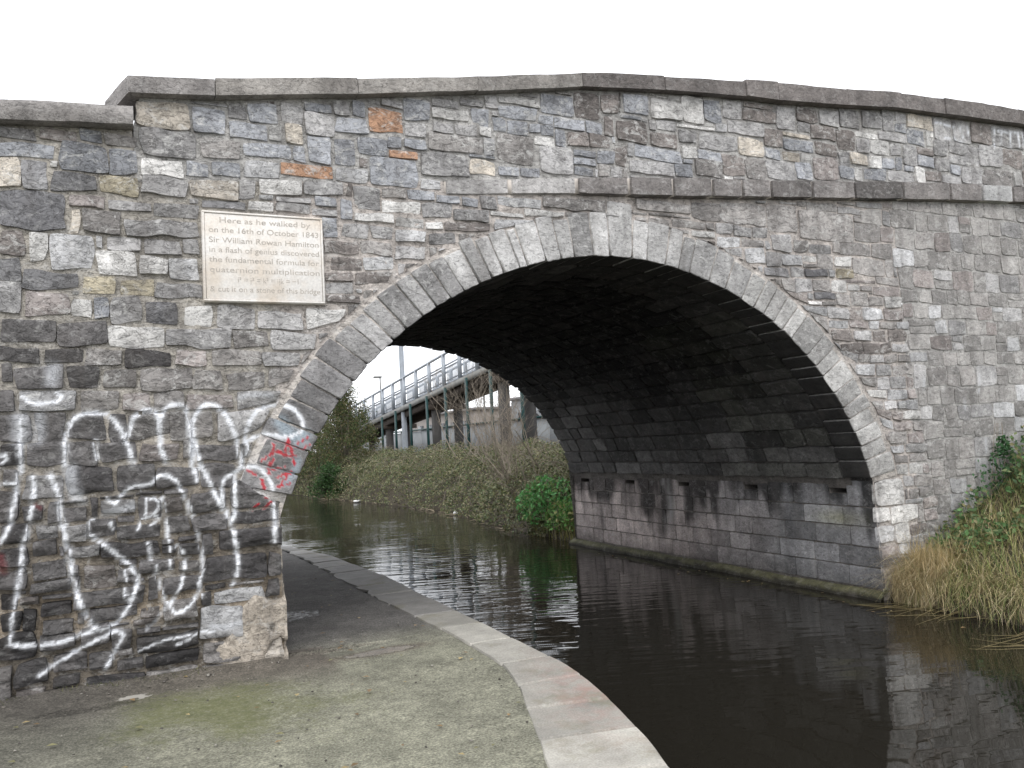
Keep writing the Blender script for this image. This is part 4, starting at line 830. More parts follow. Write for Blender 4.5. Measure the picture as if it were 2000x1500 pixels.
# mossy footing ledge at the waterline
ft = []
nx = 70
for i in range(nx):
    y = -.05 + (WID + .2) * i / (nx - 1); e = .02 * math.sin(y * 3.1) + .015 * math.sin(y * 7.7)
    ft += [(AX - .10 + e, y, -.4), (AX - .095 + e, y, .02), (AX - .07 + e * .8, y, .055 + e * .4), (AX - .02, y, .085 + e * .5), (AX + .05, y, .11)]
Ff = [(i * 5 + j, i * 5 + j + 1, i * 5 + 6 + j, i * 5 + 5 + j) for i in range(nx - 1) for j in range(4)]
ft = np.array(ft); tint = np.empty((len(ft), 4)); tint[:] = (.10, .098, .055, .1)
tint[ft[:, 2] < .05, :3] = (.03, .028, .02)
add('footing', mesh_np('footing', ft, np.array(Ff), tint, np.zeros((len(ft), 4))), M_STONE, bridge)

# left jamb along the towpath
JAMB = lambda u, v, d: np.stack([-3.235 + d, u, v], -1)
jm = MB().box(-3.6, -3.245, .02, WID, -.2, 1.75).build('jamb', simple('jamb_mortar', (.2, .18, .15), .9), bridge)
js = []
z = PATH_Z - .02
while z < 1.66:
    h = min(random.uniform(.16, .26), 1.7 - z)
    y = -.005
    while y < WID - .05:
        l = random.uniform(.3, .6)
        if WID - y - l < .2: l = WID - y
        js.append(((y, z, l, h)))
        y += l
    z += h
for i, (y, z, l, h) in enumerate(js):
    c = np.array((.12, .11, .1)) * random.uniform(.6, 1.5)
    if y < .1: c = np.array((.3, .27, .23)) if z < 1.1 else np.array((.1, .095, .09))
    q = [(y + .006, z), (y + l - .006, z), (y + l - .006, z + h - .01), (y + .006, z + h - .01)]
    d = stone_mesh(JAMB, q, .012 + random.uniform(-.004, .008), .008, 5000 + i, .06, c, .2)
    put_stone('jamb_stone', d, M_STONE, jm)

# pale render smeared over the foot of the pier
xs = np.linspace(-3.86, -3.215, 34); zs = np.linspace(.40, .98, 30)
X, Z = np.meshgrid(xs, zs, indexing='ij')
edge = .93 - .10 * np.clip((-3.45 - X) / .4, 0, 1) * 2.2 + .06 * vnoise(X * 7, Z * 3) 
left = np.clip((X + 3.80 + .09 * vnoise(X * 2 + 4, Z * 7)) / .1, 0, 1)
cov = np.clip((edge - Z) / .06, 0, 1) * left
hol = np.clip((fbm(X * 6 + 3, Z * 6 + 8) + .28) / .1, 0, 1)
D = -.03 + .085 * cov * hol + .014 * fbm(X * 9, Z * 9)
V = np.stack([X, -D, Z], -1).reshape(-1, 3)
idx = np.arange(X.size).reshape(X.shape)
F = np.stack([idx[:-1, :-1], idx[1:, :-1], idx[1:, 1:], idx[:-1, 1:]], -1).reshape(-1, 4)
tint = np.empty((len(V), 4)); tint[:] = (.40, .355, .30, .3)
add('render_patch', mesh_np('render_patch', V, F, tint, paint_at(V[:, 0], V[:, 2])), M_MORTAR, bridge)

# ------------------------------------------------------------------ plaque
plq = empty('stone_plaque', (-3.29, -.05, 3.19), 'pale carved stone plaque with inscription set in the rubble wall', 'plaque')
m, nt, bs = newmat('pale_limestone')
pos = world_pos(nt)
c = mixc(nt, ramp(nt, noise(nt, pos, 3.2, 5, 0.6), [(0.42, 0.0), (0.62, 1.0)]), (.74, .72, .69), (.64, .575, .50))
c = mixc(nt, 1.0, c, ramp(nt, noise(nt, pos, 60, 4, 0.6), [(0.3, .88), (0.7, 1.1)]), 'MULTIPLY')
nt.links.new(c, bs.inputs['Base Color']); bs.inputs['Roughness'].default_value = .75
bump(nt, bs, noise(nt, pos, 70, 5, .6), .5, .003)
M_PLAQUE = m
M_CUT_SHADE = simple('cut_shade_dirt', (.43, .395, .355), .9, .35, 30, bd=0)  # tone painted for the shade and dirt of cut letters; they lie proud
PX0, PX1, PZ0, PZ1, PY = -3.757, -2.826, 3.188, 3.902, -.055
def prel(o):  # child of the plaque: keep coordinates in world terms
    o.parent = plq; o.location = Vector(o.location) - plq.location
    return o
b = MB().box(PX0, PX1, PY, .05, PZ0, PZ1); prel(b.build('slab', M_PLAQUE, None, bevel=.006))
for (x0, x1, z0, z1) in ((PX0 + .004, PX1 - .004, PZ1 - .018, PZ1 - .004), (PX0 + .004, PX1 - .004, PZ0 + .004, PZ0 + .018), (PX0 + .004, PX0 + .018, PZ0 + .0185, PZ1 - .0185), (PX1 - .018, PX1 - .004, PZ0 + .0185, PZ1 - .0185)):
    prel(MB().box(x0, x1, PY - .008, PY + .002, z0, z1).build('border', M_PLAQUE, None, bevel=.003))
for (x0, x1, z0, z1) in ((PX0 + .0185, PX1 - .0185, PZ1 - .022, PZ1 - .0185), (PX0 + .0185, PX1 - .0185, PZ0 + .0185, PZ0 + .022), (PX0 + .0185, PX0 + .022, PZ0 + .023, PZ1 - .023), (PX1 - .022, PX1 - .0185, PZ0 + .023, PZ1 - .023)):
    prel(MB().box(x0, x1, PY - .0012, PY + .002, z0, z1).build('groove_shade', M_CUT_SHADE, None))  # thin raised strips, groove shade painted as a darker tone
LINES = [('Here as he walked by', .134, .885, .118), ('on the 16th of October 1843', .05, .955, .228), ('Sir William Rowan Hamilton', .05, .955, .340),
         ('in a flash of genius discovered', .05, .955, .447), ('the fundamental formula for', .05, .955, .555), ('quaternion multiplication', .05, .955, .667),
         ('i\u00b2 = j\u00b2 = k\u00b2 = ijk = \u22121', .27, .77, .775), ('& cut it on a stone of this bridge', .05, .955, .880)]
for tx, fa, fb, bl in LINES:
    cu = bpy.data.curves.new('lettering', 'FONT'); cu.body = tx; cu.size = .062; cu.extrude = .0008; cu.space_word = 1.0
    cu.materials.append(M_CUT_SHADE)
    o = bpy.data.objects.new('lettering', cu)
    COL.objects.link(o)
    bpy.context.view_layer.update()
    wdt = max(o.dimensions.x, .01); W_ = PX1 - PX0
    o.scale = ((fb - fa) * W_ / wdt, 1.0, 1.0)
    o.rotation_euler = (math.pi / 2, 0, 0)
    o.location = (PX0 + fa * W_, PY - .0006, PZ1 - bl * (PZ1 - PZ0) - .006)
    bpy.context.view_layer.update()
    me = bpy.data.meshes.new_from_object(o.evaluated_get(bpy.context.evaluated_depsgraph_get()))
    o2 = add('inscription_line', me, M_CUT_SHADE, None, o.location); o2.scale = o.scale; o2.rotation_euler = o.rotation_euler
    bpy.data.objects.remove(o); bpy.data.curves.remove(cu)
    prel(o2); o2['kind'] = 'stuff'

# ------------------------------------------------------------------ water
m, nt, bs = newmat('canal_water')
pos = world_pos(nt)
bs.inputs['Base Color'].default_value = (.015, .0135, .0105, 1)
bs.inputs['Roughness'].default_value = .008
bs.inputs['IOR'].default_value = 1.33
rot = nt.nodes.new('ShaderNodeMapping'); rot.inputs['Rotation'].default_value = (0, 0, math.radians(22))
nt.links.new(pos, rot.inputs['Vector'])
def stretched(sx, sy, det):
    q = nt.nodes.new('ShaderNodeMapping'); q.inputs['Scale'].default_value = (sx, sy, 1.0)
    nt.links.new(rot.outputs['Vector'], q.inputs['Vector'])
    return noise(nt, q.outputs['Vector'], 1.0, det, .45, .2)
fine = stretched(1.7, 7.5, 1.5)
slow = stretched(.8, 1.7, 1)
sep = nt.nodes.new('ShaderNodeSeparateXYZ'); nt.links.new(pos, sep.inputs[0])
calm = ramp(nt, noise(nt, pos, .4, 2, .5), [(.36, .25), (.60, 1.0)])
gust = nt.nodes.new('ShaderNodeMapRange'); gust.inputs[1].default_value = -2.6; gust.inputs[2].default_value = 1.2; gust.inputs[3].default_value = .10; gust.inputs[4].default_value = 1.0
nt.links.new(sep.outputs['Y'], gust.inputs[0])
h = math_(nt, 'ADD', math_(nt, 'MULTIPLY', math_(nt, 'MULTIPLY', fine, calm), gust.outputs[0]), math_(nt, 'MULTIPLY', slow, .5))
bump(nt, bs, h, .5, .022)
M_WATER = m
g = MB(); g.v = [(-60, -60, 0), (12, -60, 0), (12, 120, 0), (-60, 120, 0)]; g.f = [(0, 1, 2, 3)]
tag(g.build('canal_water', M_WATER), kind='structure')

# ------------------------------------------------------------------ towpath and kerb
IY = [-30, -12, -6, -4.4, -3.06, -2.33, -1.8, -1.3, -.6, .02, 1.45, 4.21, 7.0, 9.0, 12, 18, 30, 60]
IXs = [-16, -6.6, -3.72, -3.05, -2.50, -2.26, -2.07, -1.95, -1.91, -1.90, -1.95, -1.96, -2.02, -2.4, -3.6, -6.6, -13, -34]
OY = [-30, -12, -6, -4.4, -3.35, -2.87, -2.3, -1.92, -1.42, -.58, .15, 1.07, 3.39, 5.78, 7.84, 10, 13, 19, 31, 61]
OXs = [-15.3, -6.0, -3.18, -2.50, -2.06, -1.88, -1.72, -1.63, -1.56, -1.54, -1.52, -1.50, -1.45, -1.56, -1.92, -2.45, -3.6, -6.4, -12.8, -33.6]
xin = lambda y: np.interp(y, IY, IXs); xout = lambda y: np.interp(y, OY, OXs)
m, nt, bs = newmat('worn_towpath')
pos = world_pos(nt)
at = nt.nodes.new('ShaderNodeAttribute'); at.attribute_name = 'tint'
pa = nt.nodes.new('ShaderNodeAttribute'); pa.attribute_name = 'paint'
n1 = noise(nt, pos, 3.0, 6, .65); n2 = noise(nt, pos, 70, 4, .7); n3 = noise(nt, pos, 16, 5, .7)
c = mixc(nt, 1.0, at.outputs['Color'], ramp(nt, n1, [(.3, .72), (.7, 1.3)]), 'MULTIPLY')
c = mixc(nt, 1.0, c, ramp(nt, n3, [(.3, .72), (.7, 1.28)]), 'MULTIPLY')
c = mixc(nt, 1.0, c, ramp(nt, n2, [(.32, .45), (.5, 1.0), (.66, 1.7)]), 'MULTIPLY')
vo = nt.nodes.new('ShaderNodeTexVoronoi'); vo.inputs['Scale'].default_value = 55; nt.links.new(pos, vo.inputs['Vector'])
sp = ramp(nt, vo.outputs['Distance'], [(.10, 1.0), (.22, 0.0)])
sel = ramp(nt, noise(nt, pos, 38, 2, .5), [(.55, 0.0), (.62, 1.0)])
spk = math_(nt, 'MULTIPLY', math_(nt, 'MULTIPLY', sp, sel), at.outputs['Alpha'])
c = mixc(nt, math_(nt, 'MULTIPLY', spk, .8), c, (.42, .41, .37))
mo = nt.nodes.new('ShaderNodeAttribute'); mo.attribute_name = 'moss'
nm = noise(nt, pos, 22, 6, .75, .5)
mf = ramp(nt, math_(nt, 'ADD', mo.outputs['Fac'], math_(nt, 'MULTIPLY', math_(nt, 'SUBTRACT', nm, .5), 1.6)), [(.38, 0.0), (1.0, 1.0)])
c = mixc(nt, math_(nt, 'MULTIPLY', mf, .8), c, mixc(nt, n3, (.075, .09, .028), (.17, .17, .08)))
lf = ramp(nt, math_(nt, 'ADD', pa.outputs['Alpha'], math_(nt, 'MULTIPLY', math_(nt, 'SUBTRACT', nm, .5), 1.4)), [(.5, 0.0), (.62, 1.0)])
c = mixc(nt, math_(nt, 'MULTIPLY', lf, .85), c, pa.outputs['Color'])
nt.links.new(c, bs.inputs['Base Color']); bs.inputs['Roughness'].default_value = .85; bs.inputs['Specular IOR Level'].default_value = .3
wt = nt.nodes.new('ShaderNodeAttribute'); wt.attribute_name = 'wet'
wf = ramp(nt, math_(nt, 'ADD', wt.outputs['Fac'], math_(nt, 'MULTIPLY', math_(nt, 'SUBTRACT', nm, .5), .9)), [(.5, 0.0), (.6, 1.0)])
rg = nt.nodes.new('ShaderNodeMapRange'); rg.inputs[3].default_value = .85; rg.inputs[4].default_value = .45
nt.links.new(wf, rg.inputs[0]); nt.links.new(rg.outputs[0], bs.inputs['Roughness'])
bh = math_(nt, 'MULTIPLY', math_(nt, 'ADD', n2, math_(nt, 'MULTIPLY', n3, .8)), math_(nt, 'SUBTRACT', 1.0, wf))
bump(nt, bs, bh, .9, .010)
M_PATH = m
def sstep(a, b, x):
    t = np.clip((x - a) / (b - a), 0, 1); return t * t * (3 - 2 * t)
ys = np.concatenate([np.arange(-30, -7, 1.0), np.arange(-7, 2, .05), np.arange(2, 9, .12), np.arange(9, 60.1, 1.5)])
ts = np.concatenate([np.linspace(0, 1, 72)])
Y = np.repeat(ys[:, None], len(ts), 1)
XI = (xin(ys) - .004)[:, None]; XL = np.where((ys > -.0) & (ys < WID), -3.5, np.minimum(-9.0, xin(ys) - 6))[:, None]
X = XL + (XI - XL) * (ts ** .8)
Zp = PATH_Z + .012 * fbm(X * .9, Y * .9) + .004 * vnoise(X * 4, Y * 4) - .004
Zp = Zp - .02 * np.exp(-(((X + 2.75) / .35) ** 2 + ((Y - .05) / .25) ** 2))
Zp = Zp + .03 * np.exp(-((Y + .02) / .12) ** 2) * (X < -3.3)
nz = fbm(X * 1.3 + 3, Y * 1.3, None, 4); nz2 = fbm(X * 4 + 13, Y * 4, None, 3)
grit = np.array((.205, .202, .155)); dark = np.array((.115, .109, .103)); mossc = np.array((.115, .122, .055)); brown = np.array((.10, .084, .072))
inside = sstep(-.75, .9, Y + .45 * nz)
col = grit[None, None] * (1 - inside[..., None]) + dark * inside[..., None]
nearwall = sstep(1.0, .25, -Y + .25 * nz) * (X < -2.9) * (Y < .2)
col = col * (1 - .75 * nearwall[..., None]) + brown * .75 * nearwall[..., None]
farleft = sstep(-3.9, -4.9, X + .3 * nz)
col = col * (1 - .6 * farleft[..., None]) + np.array((.07, .066, .06)) * .6 * farleft[..., None]
mz = sstep(-.25, 1.15, nz * .6 + nz2 * .4 + .9 * np.exp(-(((X + 3.9) / .95) ** 2 + ((Y + .8) / .5) ** 2)) + .7 * np.exp(-(((X + 3.2) / .9) ** 2 + ((Y + 1.5) / .5) ** 2)) + .25 * np.exp(-((X - XI + .12) / .12) ** 2) * (Y < 0) - .12) * (1 - inside)
mud = np.exp(-((((X + 2.55) / .42) ** 2 + ((Y + .28) / .12) ** 2)) ** 2)
col = col * (1 - .7 * mud[..., None]) + np.array((.10, .072, .055)) * .7 * mud[..., None]
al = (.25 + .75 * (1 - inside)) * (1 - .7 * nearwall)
pt = np.zeros(X.shape + (4,)); pt[..., :3] = (.42, .40, .36)
lime = sstep(.15, .3, nz2 + .9 * np.exp(-(((X + 4.28) / .16) ** 2 + ((Y + .42) / .05) ** 2)) - .55) * .8 + .5 * sstep(.2, .35, nz2 + np.exp(-(((X + 2.62) / .22) ** 2 + ((Y - .3) / .12) ** 2)) * .5 - .35)
pt[..., 3] = np.clip(lime, 0, .8)
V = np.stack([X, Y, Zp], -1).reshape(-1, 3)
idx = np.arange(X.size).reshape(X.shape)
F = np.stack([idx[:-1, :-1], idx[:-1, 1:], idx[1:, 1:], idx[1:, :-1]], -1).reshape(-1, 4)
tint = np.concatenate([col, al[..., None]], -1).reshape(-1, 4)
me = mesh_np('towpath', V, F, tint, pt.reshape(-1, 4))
ma = me.attributes.new('moss', 'FLOAT', 'POINT'); ma.data.foreach_set('value', mz.ravel().astype(np.float32))
wa = me.attributes.new('wet', 'FLOAT', 'POINT')
wet_ = .75 * mud + .6 * np.exp(-((((X + 2.9) / .5) ** 2 + ((Y - 1.6) / .35) ** 2)) ** 2) + .55 * np.exp(-((((X + 4.6) / .5) ** 2 + ((Y + .55) / .12) ** 2)) ** 2)
wa.data.foreach_set('value', wet_.ravel().astype(np.float32))
tag(add('towpath', me, M_PATH), kind='structure')

m, nt, bs = newmat('kerb_granite')
pos = world_pos(nt)
at = nt.nodes.new('ShaderNodeAttribute'); at.attribute_name = 'tint'
pa = nt.nodes.new('ShaderNodeAttribute'); pa.attribute_name = 'paint'
c = mixc(nt, 1.0, at.outputs['Color'], ramp(nt, noise(nt, pos, 4, 6, .65), [(.3, .78), (.7, 1.22)]), 'MULTIPLY')
c = mixc(nt, 1.0, c, ramp(nt, noise(nt, pos, 90, 4, .6), [(.3, .78), (.7, 1.22)]), 'MULTIPLY')
c = mixc(nt, math_(nt, 'MULTIPLY', ramp(nt, noise(nt, pos, 2.6, 6, .7), [(.52, 0.0), (.68, 1.0)]), .5), c, (.15, .135, .07))
pn = ramp(nt, noise(nt, pos, 7, 5, .7), [(.40, 0.0), (.62, 1.0)])
c = mixc(nt, math_(nt, 'MULTIPLY', pa.outputs['Alpha'], pn), c, pa.outputs['Color'])
nt.links.new(c, bs.inputs['Base Color']); bs.inputs['Roughness'].default_value = .75
bump(nt, bs, noise(nt, pos, 45, 6, .65), .6, .006)
M_KERB = m
kb = []
yy = np.concatenate([np.arange(-30, 30.1, .5)])
for y in yy: kb += [(float(xin(y)) - .12, y, -.8), (float(xin(y)) - .12, y, PATH_Z - .05), (float(xout(y)) - .06, y, PATH_Z - .05), (float(xout(y)) - .06, y, -.8)]
Fk = [(i * 4 + j, i * 4 + j + 1, i * 4 + 5 + j, i * 4 + 4 + j) for i in range(len(yy) - 1) for j in range(3)]
kb = np.array(kb); tint = np.empty((len(kb), 4)); tint[:] = (.09, .085, .07, .3)
kerb = tag(add('canal_kerb', mesh_np('canal_kerb', kb, np.array(Fk), tint, np.zeros((len(kb), 4)), smooth=False), M_STONE), kind='structure')
KJ = [-9.5, -8.6, -7.7, -6.8, -5.9, -5.0, -4.3, -3.75, -3.22, -2.72, -2.24, -1.76, -1.22, -.55, .12, .75, 1.5, 2.1, 2.75, 3.4, 4.0, 4.6, 5.15, 5.7, 6.3, 6.9, 7.6, 8.4, 9.3, 10.4, 11.6, 13]
for i in range(len(KJ) - 1):
    y0, y1 = KJ[i] + .008, KJ[i + 1] - .008
    R = random.Random(300 + i)
    sk = .10 if y0 < 0 else -.08          # joints run square to the kerb, not to the bridge
    V = []; hz = PATH_Z + .006 + R.uniform(-.006, .006)
    ragged = .05 if y0 > .9 else .006
    L_ = y1 - y0
    av = [0, .012 / L_, .25, .5, .75, 1 - .012 / L_, 1]; bv = [0, .02, .2, .4, .6, .8, .97, 1]
    nyk, nxk = len(av), len(bv)
    for a in range(nyk):
        for b in range(nxk):
            s_ = bv[b]; y = y0 + L_ * av[a]
            xi, xo = float(xin(y)) + .003, float(xout(y))
            x = xi + (xo - xi) * s_
            if b < 2: x += ragged * float(vnoise(np.array([y * 5.0]), np.array([i * 3.0]))[0])
            dx_ = float(xout(y + .1) - xout(y - .1)) / .2
            yv = y - dx_ * (s_ - .5) * (xo - xi) * .8
            ed = a in (0, nyk - 1) or b in (0, nxk - 1)
            z = hz + .004 * float(vnoise(np.array([x * 4.]), np.array([y * 4.]))[0]) - (.02 if ed else 0)
            V.append((x, yv, z))
    # canal-side face
    base = len(V)
    for a in range(nyk):
        x, y, z = V[a * nxk + nxk - 1]; V.append((x + .012, y, z - .03)); V.append((x - .01, y, -.25))
    F = [(a * nxk + b, a * nxk + b + 1, (a + 1) * nxk + b + 1, (a + 1) * nxk + b) for a in range(nyk - 1) for b in range(nxk - 1)]
    for a in range(nyk - 1):
        t0, t1 = a * nxk + nxk - 1, (a + 1) * nxk + nxk - 1
        F += [(t0, base + 2 * a, base + 2 * a + 2, t1), (base + 2 * a, base + 2 * a + 1, base + 2 * a + 3, base + 2 * a + 2)]
    V = np.array(V); tint = np.empty((len(V), 4)); cc = np.array((.325, .312, .278)) * R.uniform(.8, 1.14)
    if y0 > .2: cc = np.array((.24, .232, .22)) * R.uniform(.85, 1.15)
    tint[:, :3] = cc; tint[:, 3] = .3
    pt = np.zeros((len(V), 4)); pt[:, :3] = (.33, .13, .11)
    mid = (V[:, 0] - xin(V[:, 1])) / .45
    pt[:, 3] = .45 * np.exp(-((V[:, 1] + 2.0) / .75) ** 2) * np.clip(mid, 0, 1) * .9
    put_stone('kerb_slab', (V, np.array(F), tint, pt), M_KERB, kerb)

# land: sheet to the horizon left of the canal and right of it
g = MB()
Lx = [(float(xin(y)) - 5, y) for y in (-60, -30, -12, 0)]
g.v = [(-900, -300, .33), (-9, -300, .33), (-9, 0.1, .33), (-900, .1, .33), (-900, 0.1, .33), (-9, .1, .33), (-9, 9, .33), (-900, 9, .33),
       (-900, 9, .33), (-9, 9, .33), (-40, 60, .33), (-900, 60, .33), (-900, 60, .33), (-40, 60, .33), (-60, 900, .33), (-900, 900, .33)]
g.f = [(0, 1, 2, 3), (4, 5, 6, 7), (8, 9, 10, 11), (12, 13, 14, 15)]
tag(g.build('ground', M_EARTH), kind='structure')

# ------------------------------------------------------------------ far right bank beyond the bridge
FY = [6.9, 8, 9.5, 12, 16, 20, 24, 33, 45, 60, 110]
FX = [3.42, 3.5, 3.5, 4.0, 4.4, 4.1, 3.7, 3.05, 1.6, -2, -20]
xfar = lambda y: np.interp(y, FY, FX)
MC = [(d0, y0, r0) for y0 in np.arange(8.6, 47, 1.15) for d0, r0 in ((.35 + .25 * math.sin(y0 * 5.1), .75 + .25 * math.sin(y0 * 3.3)), (1.5 + .35 * math.sin(y0 * 7.7), .95 + .3 * math.cos(y0 * 4.1)), (2.8 + .4 * math.cos(y0 * 2.9), 1.0 + .3 * math.sin(y0 * 9.1)))]
def mounds(d, y):
    h = np.zeros_like(d)
    for d0, y0, r0 in MC:
        q = r0 * r0 - (d - d0) ** 2 - ((y - y0) * .8) ** 2
        h = np.maximum(h, np.sqrt(np.maximum(q, 0)) * .78)
    return h
def far_bank_z(x, y):
    d = x - xfar(y)
    up = .55 * sstep(-.15, .7, d) + .45 * sstep(.3, 2.6, d)
    return -.5 + .55 * sstep(-.5, .1, d) + .95 * up + .1 * vnoise(x * 1.7, y * 1.5 + 9) * sstep(0, .8, d)
ys = np.concatenate([np.arange(6.9, 30, .4), np.arange(30, 112, 1.5)])
dd = np.concatenate([np.arange(-.8, 4, .2), [5, 7, 10, 20, 60, 300, 900]])
Y = np.repeat(ys[:, None], len(dd), 1); X = xfar(Y) + dd
Z = np.where(dd > 4.5, 1.5, far_bank_z(X, Y))
V = np.stack([X, Y, Z], -1).reshape(-1, 3); idx = np.arange(X.size).reshape(X.shape)
F = np.stack([idx[:-1, :-1], idx[:-1, 1:], idx[1:, 1:], idx[1:, :-1]], -1).reshape(-1, 4)
tag(add('far_bank', mesh_np('far_bank', V, F), M_SOIL), kind='structure')

def leaves(name, C, size, cols, mat, nrm=None, flat=.0, parent=None, elong=1.5, jit=.35):
    """one small folded leaf per centre"""
    n = len(C); C = np.asarray(C, float)
    a = rng.normal(size=(n, 3)); 
    if nrm is not None: a = a * (1 - flat) + nrm * flat * 2
    a /= np.linalg.norm(a, axis=1)[:, None]
    b = np.cross(a, rng.normal(size=(n, 3))); b /= np.linalg.norm(b, axis=1)[:, None]
    c = np.cross(a, b)
    s = size * rng.uniform(.6, 1.35, n)[:, None]
    V = np.stack([C - b * s * elong * .5, C + c * s * .42 + a * s * .12, C + b * s * elong * .5, C - c * s * .42 + a * s * .12], 1).reshape(-1, 3)
    F = np.arange(4 * n).reshape(n, 4)
    F = np.concatenate([F[:, [0, 1, 2]], F[:, [0, 2, 3]]])
    cols = np.asarray(cols); pick = cols[rng.integers(0, len(cols), n)] * rng.uniform(1 - jit, 1 + jit, (n, 1))
    tint = np.ones((4 * n, 4)); tint[:, :3] = np.repeat(pick, 4, 0)
    return add(name, mesh_np(name, V, F, tint, smooth=False), mat, parent)

def blades(name, B, length, width, cols, mat, lean=None, droop=.6, parent=None):
    """bent grass blades rooted at B"""
    n = len(B); B = np.asarray(B, float); az = rng.uniform(0, 2 * np.pi, n)
    d = np.stack([np.cos(az), np.sin(az), np.zeros(n)], -1)
    if lean is not None: d = d + np.array(lean); d /= np.linalg.norm(d, axis=1)[:, None] + 1e-6
    side = np.stack([-d[:, 1], d[:, 0], np.zeros(n)], -1)
    L = length * rng.uniform(.5, 1.3, n)[:, None]; w = width * rng.uniform(.6, 1.3, n)[:, None]
    dr = droop * rng.uniform(.3, 1.5, n)[:, None]
    pts = []
    for t in (0, .35, .7, 1.0):
        th = dr * t
        p = B + d * L * (t * np.sin(th) * .9 + .12 * t) + np.array([0, 0, 1.0]) * L * t * np.cos(th * .95)
        ww = w * (1 - t) + .0006
        pts += [p - side * ww * .5, p + side * ww * .5]
    V = np.stack(pts, 1).reshape(-1, 3)
    b = np.arange(n)[:, None] * 8
    F = np.concatenate([b + np.array([[0, 1, 3, 2]]), b + np.array([[2, 3, 5, 4]]), b + np.array([[4, 5, 7, 6]])])
    cols = np.asarray(cols); pick = cols[rng.integers(0, len(cols), n)] * rng.uniform(.65, 1.35, (n, 1))
    tint = np.ones((8 * n, 4)); tint[:, :3] = np.repeat(pick, 8, 0)
    return add(name, mesh_np(name, V, F, tint, smooth=False), mat, parent)

# brambles: one unbroken mass
n = 125000
y = 8.2 + (46 - 8.2) * rng.random(n) ** 1.35
d = -.45 + 4.4 * rng.random(n) ** 1.1
x = xfar(y) + d
mound = mounds(d, y) * (.85 + .25 * vnoise(x * 3.1, y * 2.6))
z = far_bank_z(x, y) + mound + rng.normal(0, .06, n) + .03
z = np.where(rng.random(n) < .22, far_bank_z(x, y) + (z - far_bank_z(x, y)) * rng.random(n), z)
keep = (vnoise(x * 2.5, y * 2.5, z * 2) > -.55) & (z > .03)
C = np.stack([x, y, z], -1)[keep]
cl = vnoise(C[:, 0] * 1.2, C[:, 1] * .9)
tag(leaves('brambles', C, .047, [(.15, .165, .068), (.11, .13, .052), (.20, .185, .095), (.135, .12, .068), (.08, .112, .045), (.19, .215, .12), (.24, .22, .135), (.05, .06, .025)], M_LEAF, nrm=np.array([-.4, -.3, .8]), flat=.35), 'dull olive bramble thicket covering the bank beyond the arch', 'brambles', kind='stuff')
st = MB()
for i in range(420):
    y0 = 8.5 + 30 * random.random() ** 1.4; d0 = random.uniform(-.1, 3.2); x0 = float(xfar(y0)) + d0
    z0 = float(far_bank_z(np.array(x0), np.array(y0)) + .8 * mounds(np.array([d0]), np.array([y0]))[0])
    a = random.uniform(0, 6.28); l = random.uniform(.5, 1.3); hh = random.uniform(.15, .5)
    pts = [(x0 + math.cos(a) * l * t - .15 * t, y0 + math.sin(a) * l * t, z0 + hh * math.sin(t * 2.6) + .1) for t in (0, .33, .66, 1)]
    st.tube(pts, [.006, .005, .004, .002], 3)
tag(st.build('bramble_stems', M_TWIG), 'arching brown bramble stems over the thicket', 'stems', kind='stuff')

# ------------------------------------------------------------------ bare saplings and ivy-clad tree
def sapling(loc, height, stems, seed, label, spread=.38):
    R = random.Random(seed)
    root = empty('bare_sapling', loc, label, 'sapling', 'leafless saplings on the far bank')
    tr, tw = MB(), MB()
    def grow(mb, p, d, l, r, depth):
        pts = [p]; rad = [r]; cur = Vector(p); dd = Vector(d)
        n = 4
        for k in range(n):
            dd = (dd + Vector((R.uniform(-.32, .32), R.uniform(-.32, .32), R.uniform(-.1, .16)))).normalized()
            cur = cur + dd * l / n
            pts.append(cur.copy()); rad.append(r * (1 - .6 * (k + 1) / n))
        mb.tube(pts, rad, 4 if depth else 5)
        if depth < 3:
            for k in range(R.randint(4, 6) if depth < 2 else R.randint(2, 3)):
                i = R.randint(1, n)
                nd = (dd + Vector((R.uniform(-1, 1), R.uniform(-1, 1), R.uniform(-.15, .7)))).normalized()
                grow(tw, pts[i], nd, l * R.uniform(.35, .6), max(rad[i] * .55, .003), depth + 1)
    for s in range(stems):
        a = R.uniform(0, 6.28)
        d = Vector((math.cos(a) * spread, math.sin(a) * spread, 1)).normalized()
        grow(tr, Vector((R.uniform(-.2, .2), R.uniform(-.2, .2), -.2)), d, height * R.uniform(.7, 1.1), .019 * R.uniform(.7, 1.2), 0)
    tr.build('trunk', M_TWIG, root, True); tw.build('crown', M_TWIG, root, True)
for i, (x, y, h, s, lb) in enumerate([(5.1, 13.2, 3.2, 4, 'bare many-stemmed sapling with pale stems against the ramp column'), (4.75, 10.8, 2.9, 4, 'bare dark-stemmed sapling leaning close to the abutment'),
        (5.7, 15.5, 3.4, 4, 'taller bare sapling rising in front of the ramp deck'), (4.5, 11.8, 1.9, 6, 'low bare twiggy bush above the brambles near the abutment'), (6.2, 19.0, 3.0, 3, 'thin bare sapling behind the brambles under the ramp'), (4.9, 9.2, 2.4, 3, 'slim bare sapling beside the green nettles')]):
    sapling((x, y, float(far_bank_z(np.array(x), np.array(y)))), h, s, 60 + i, lb)

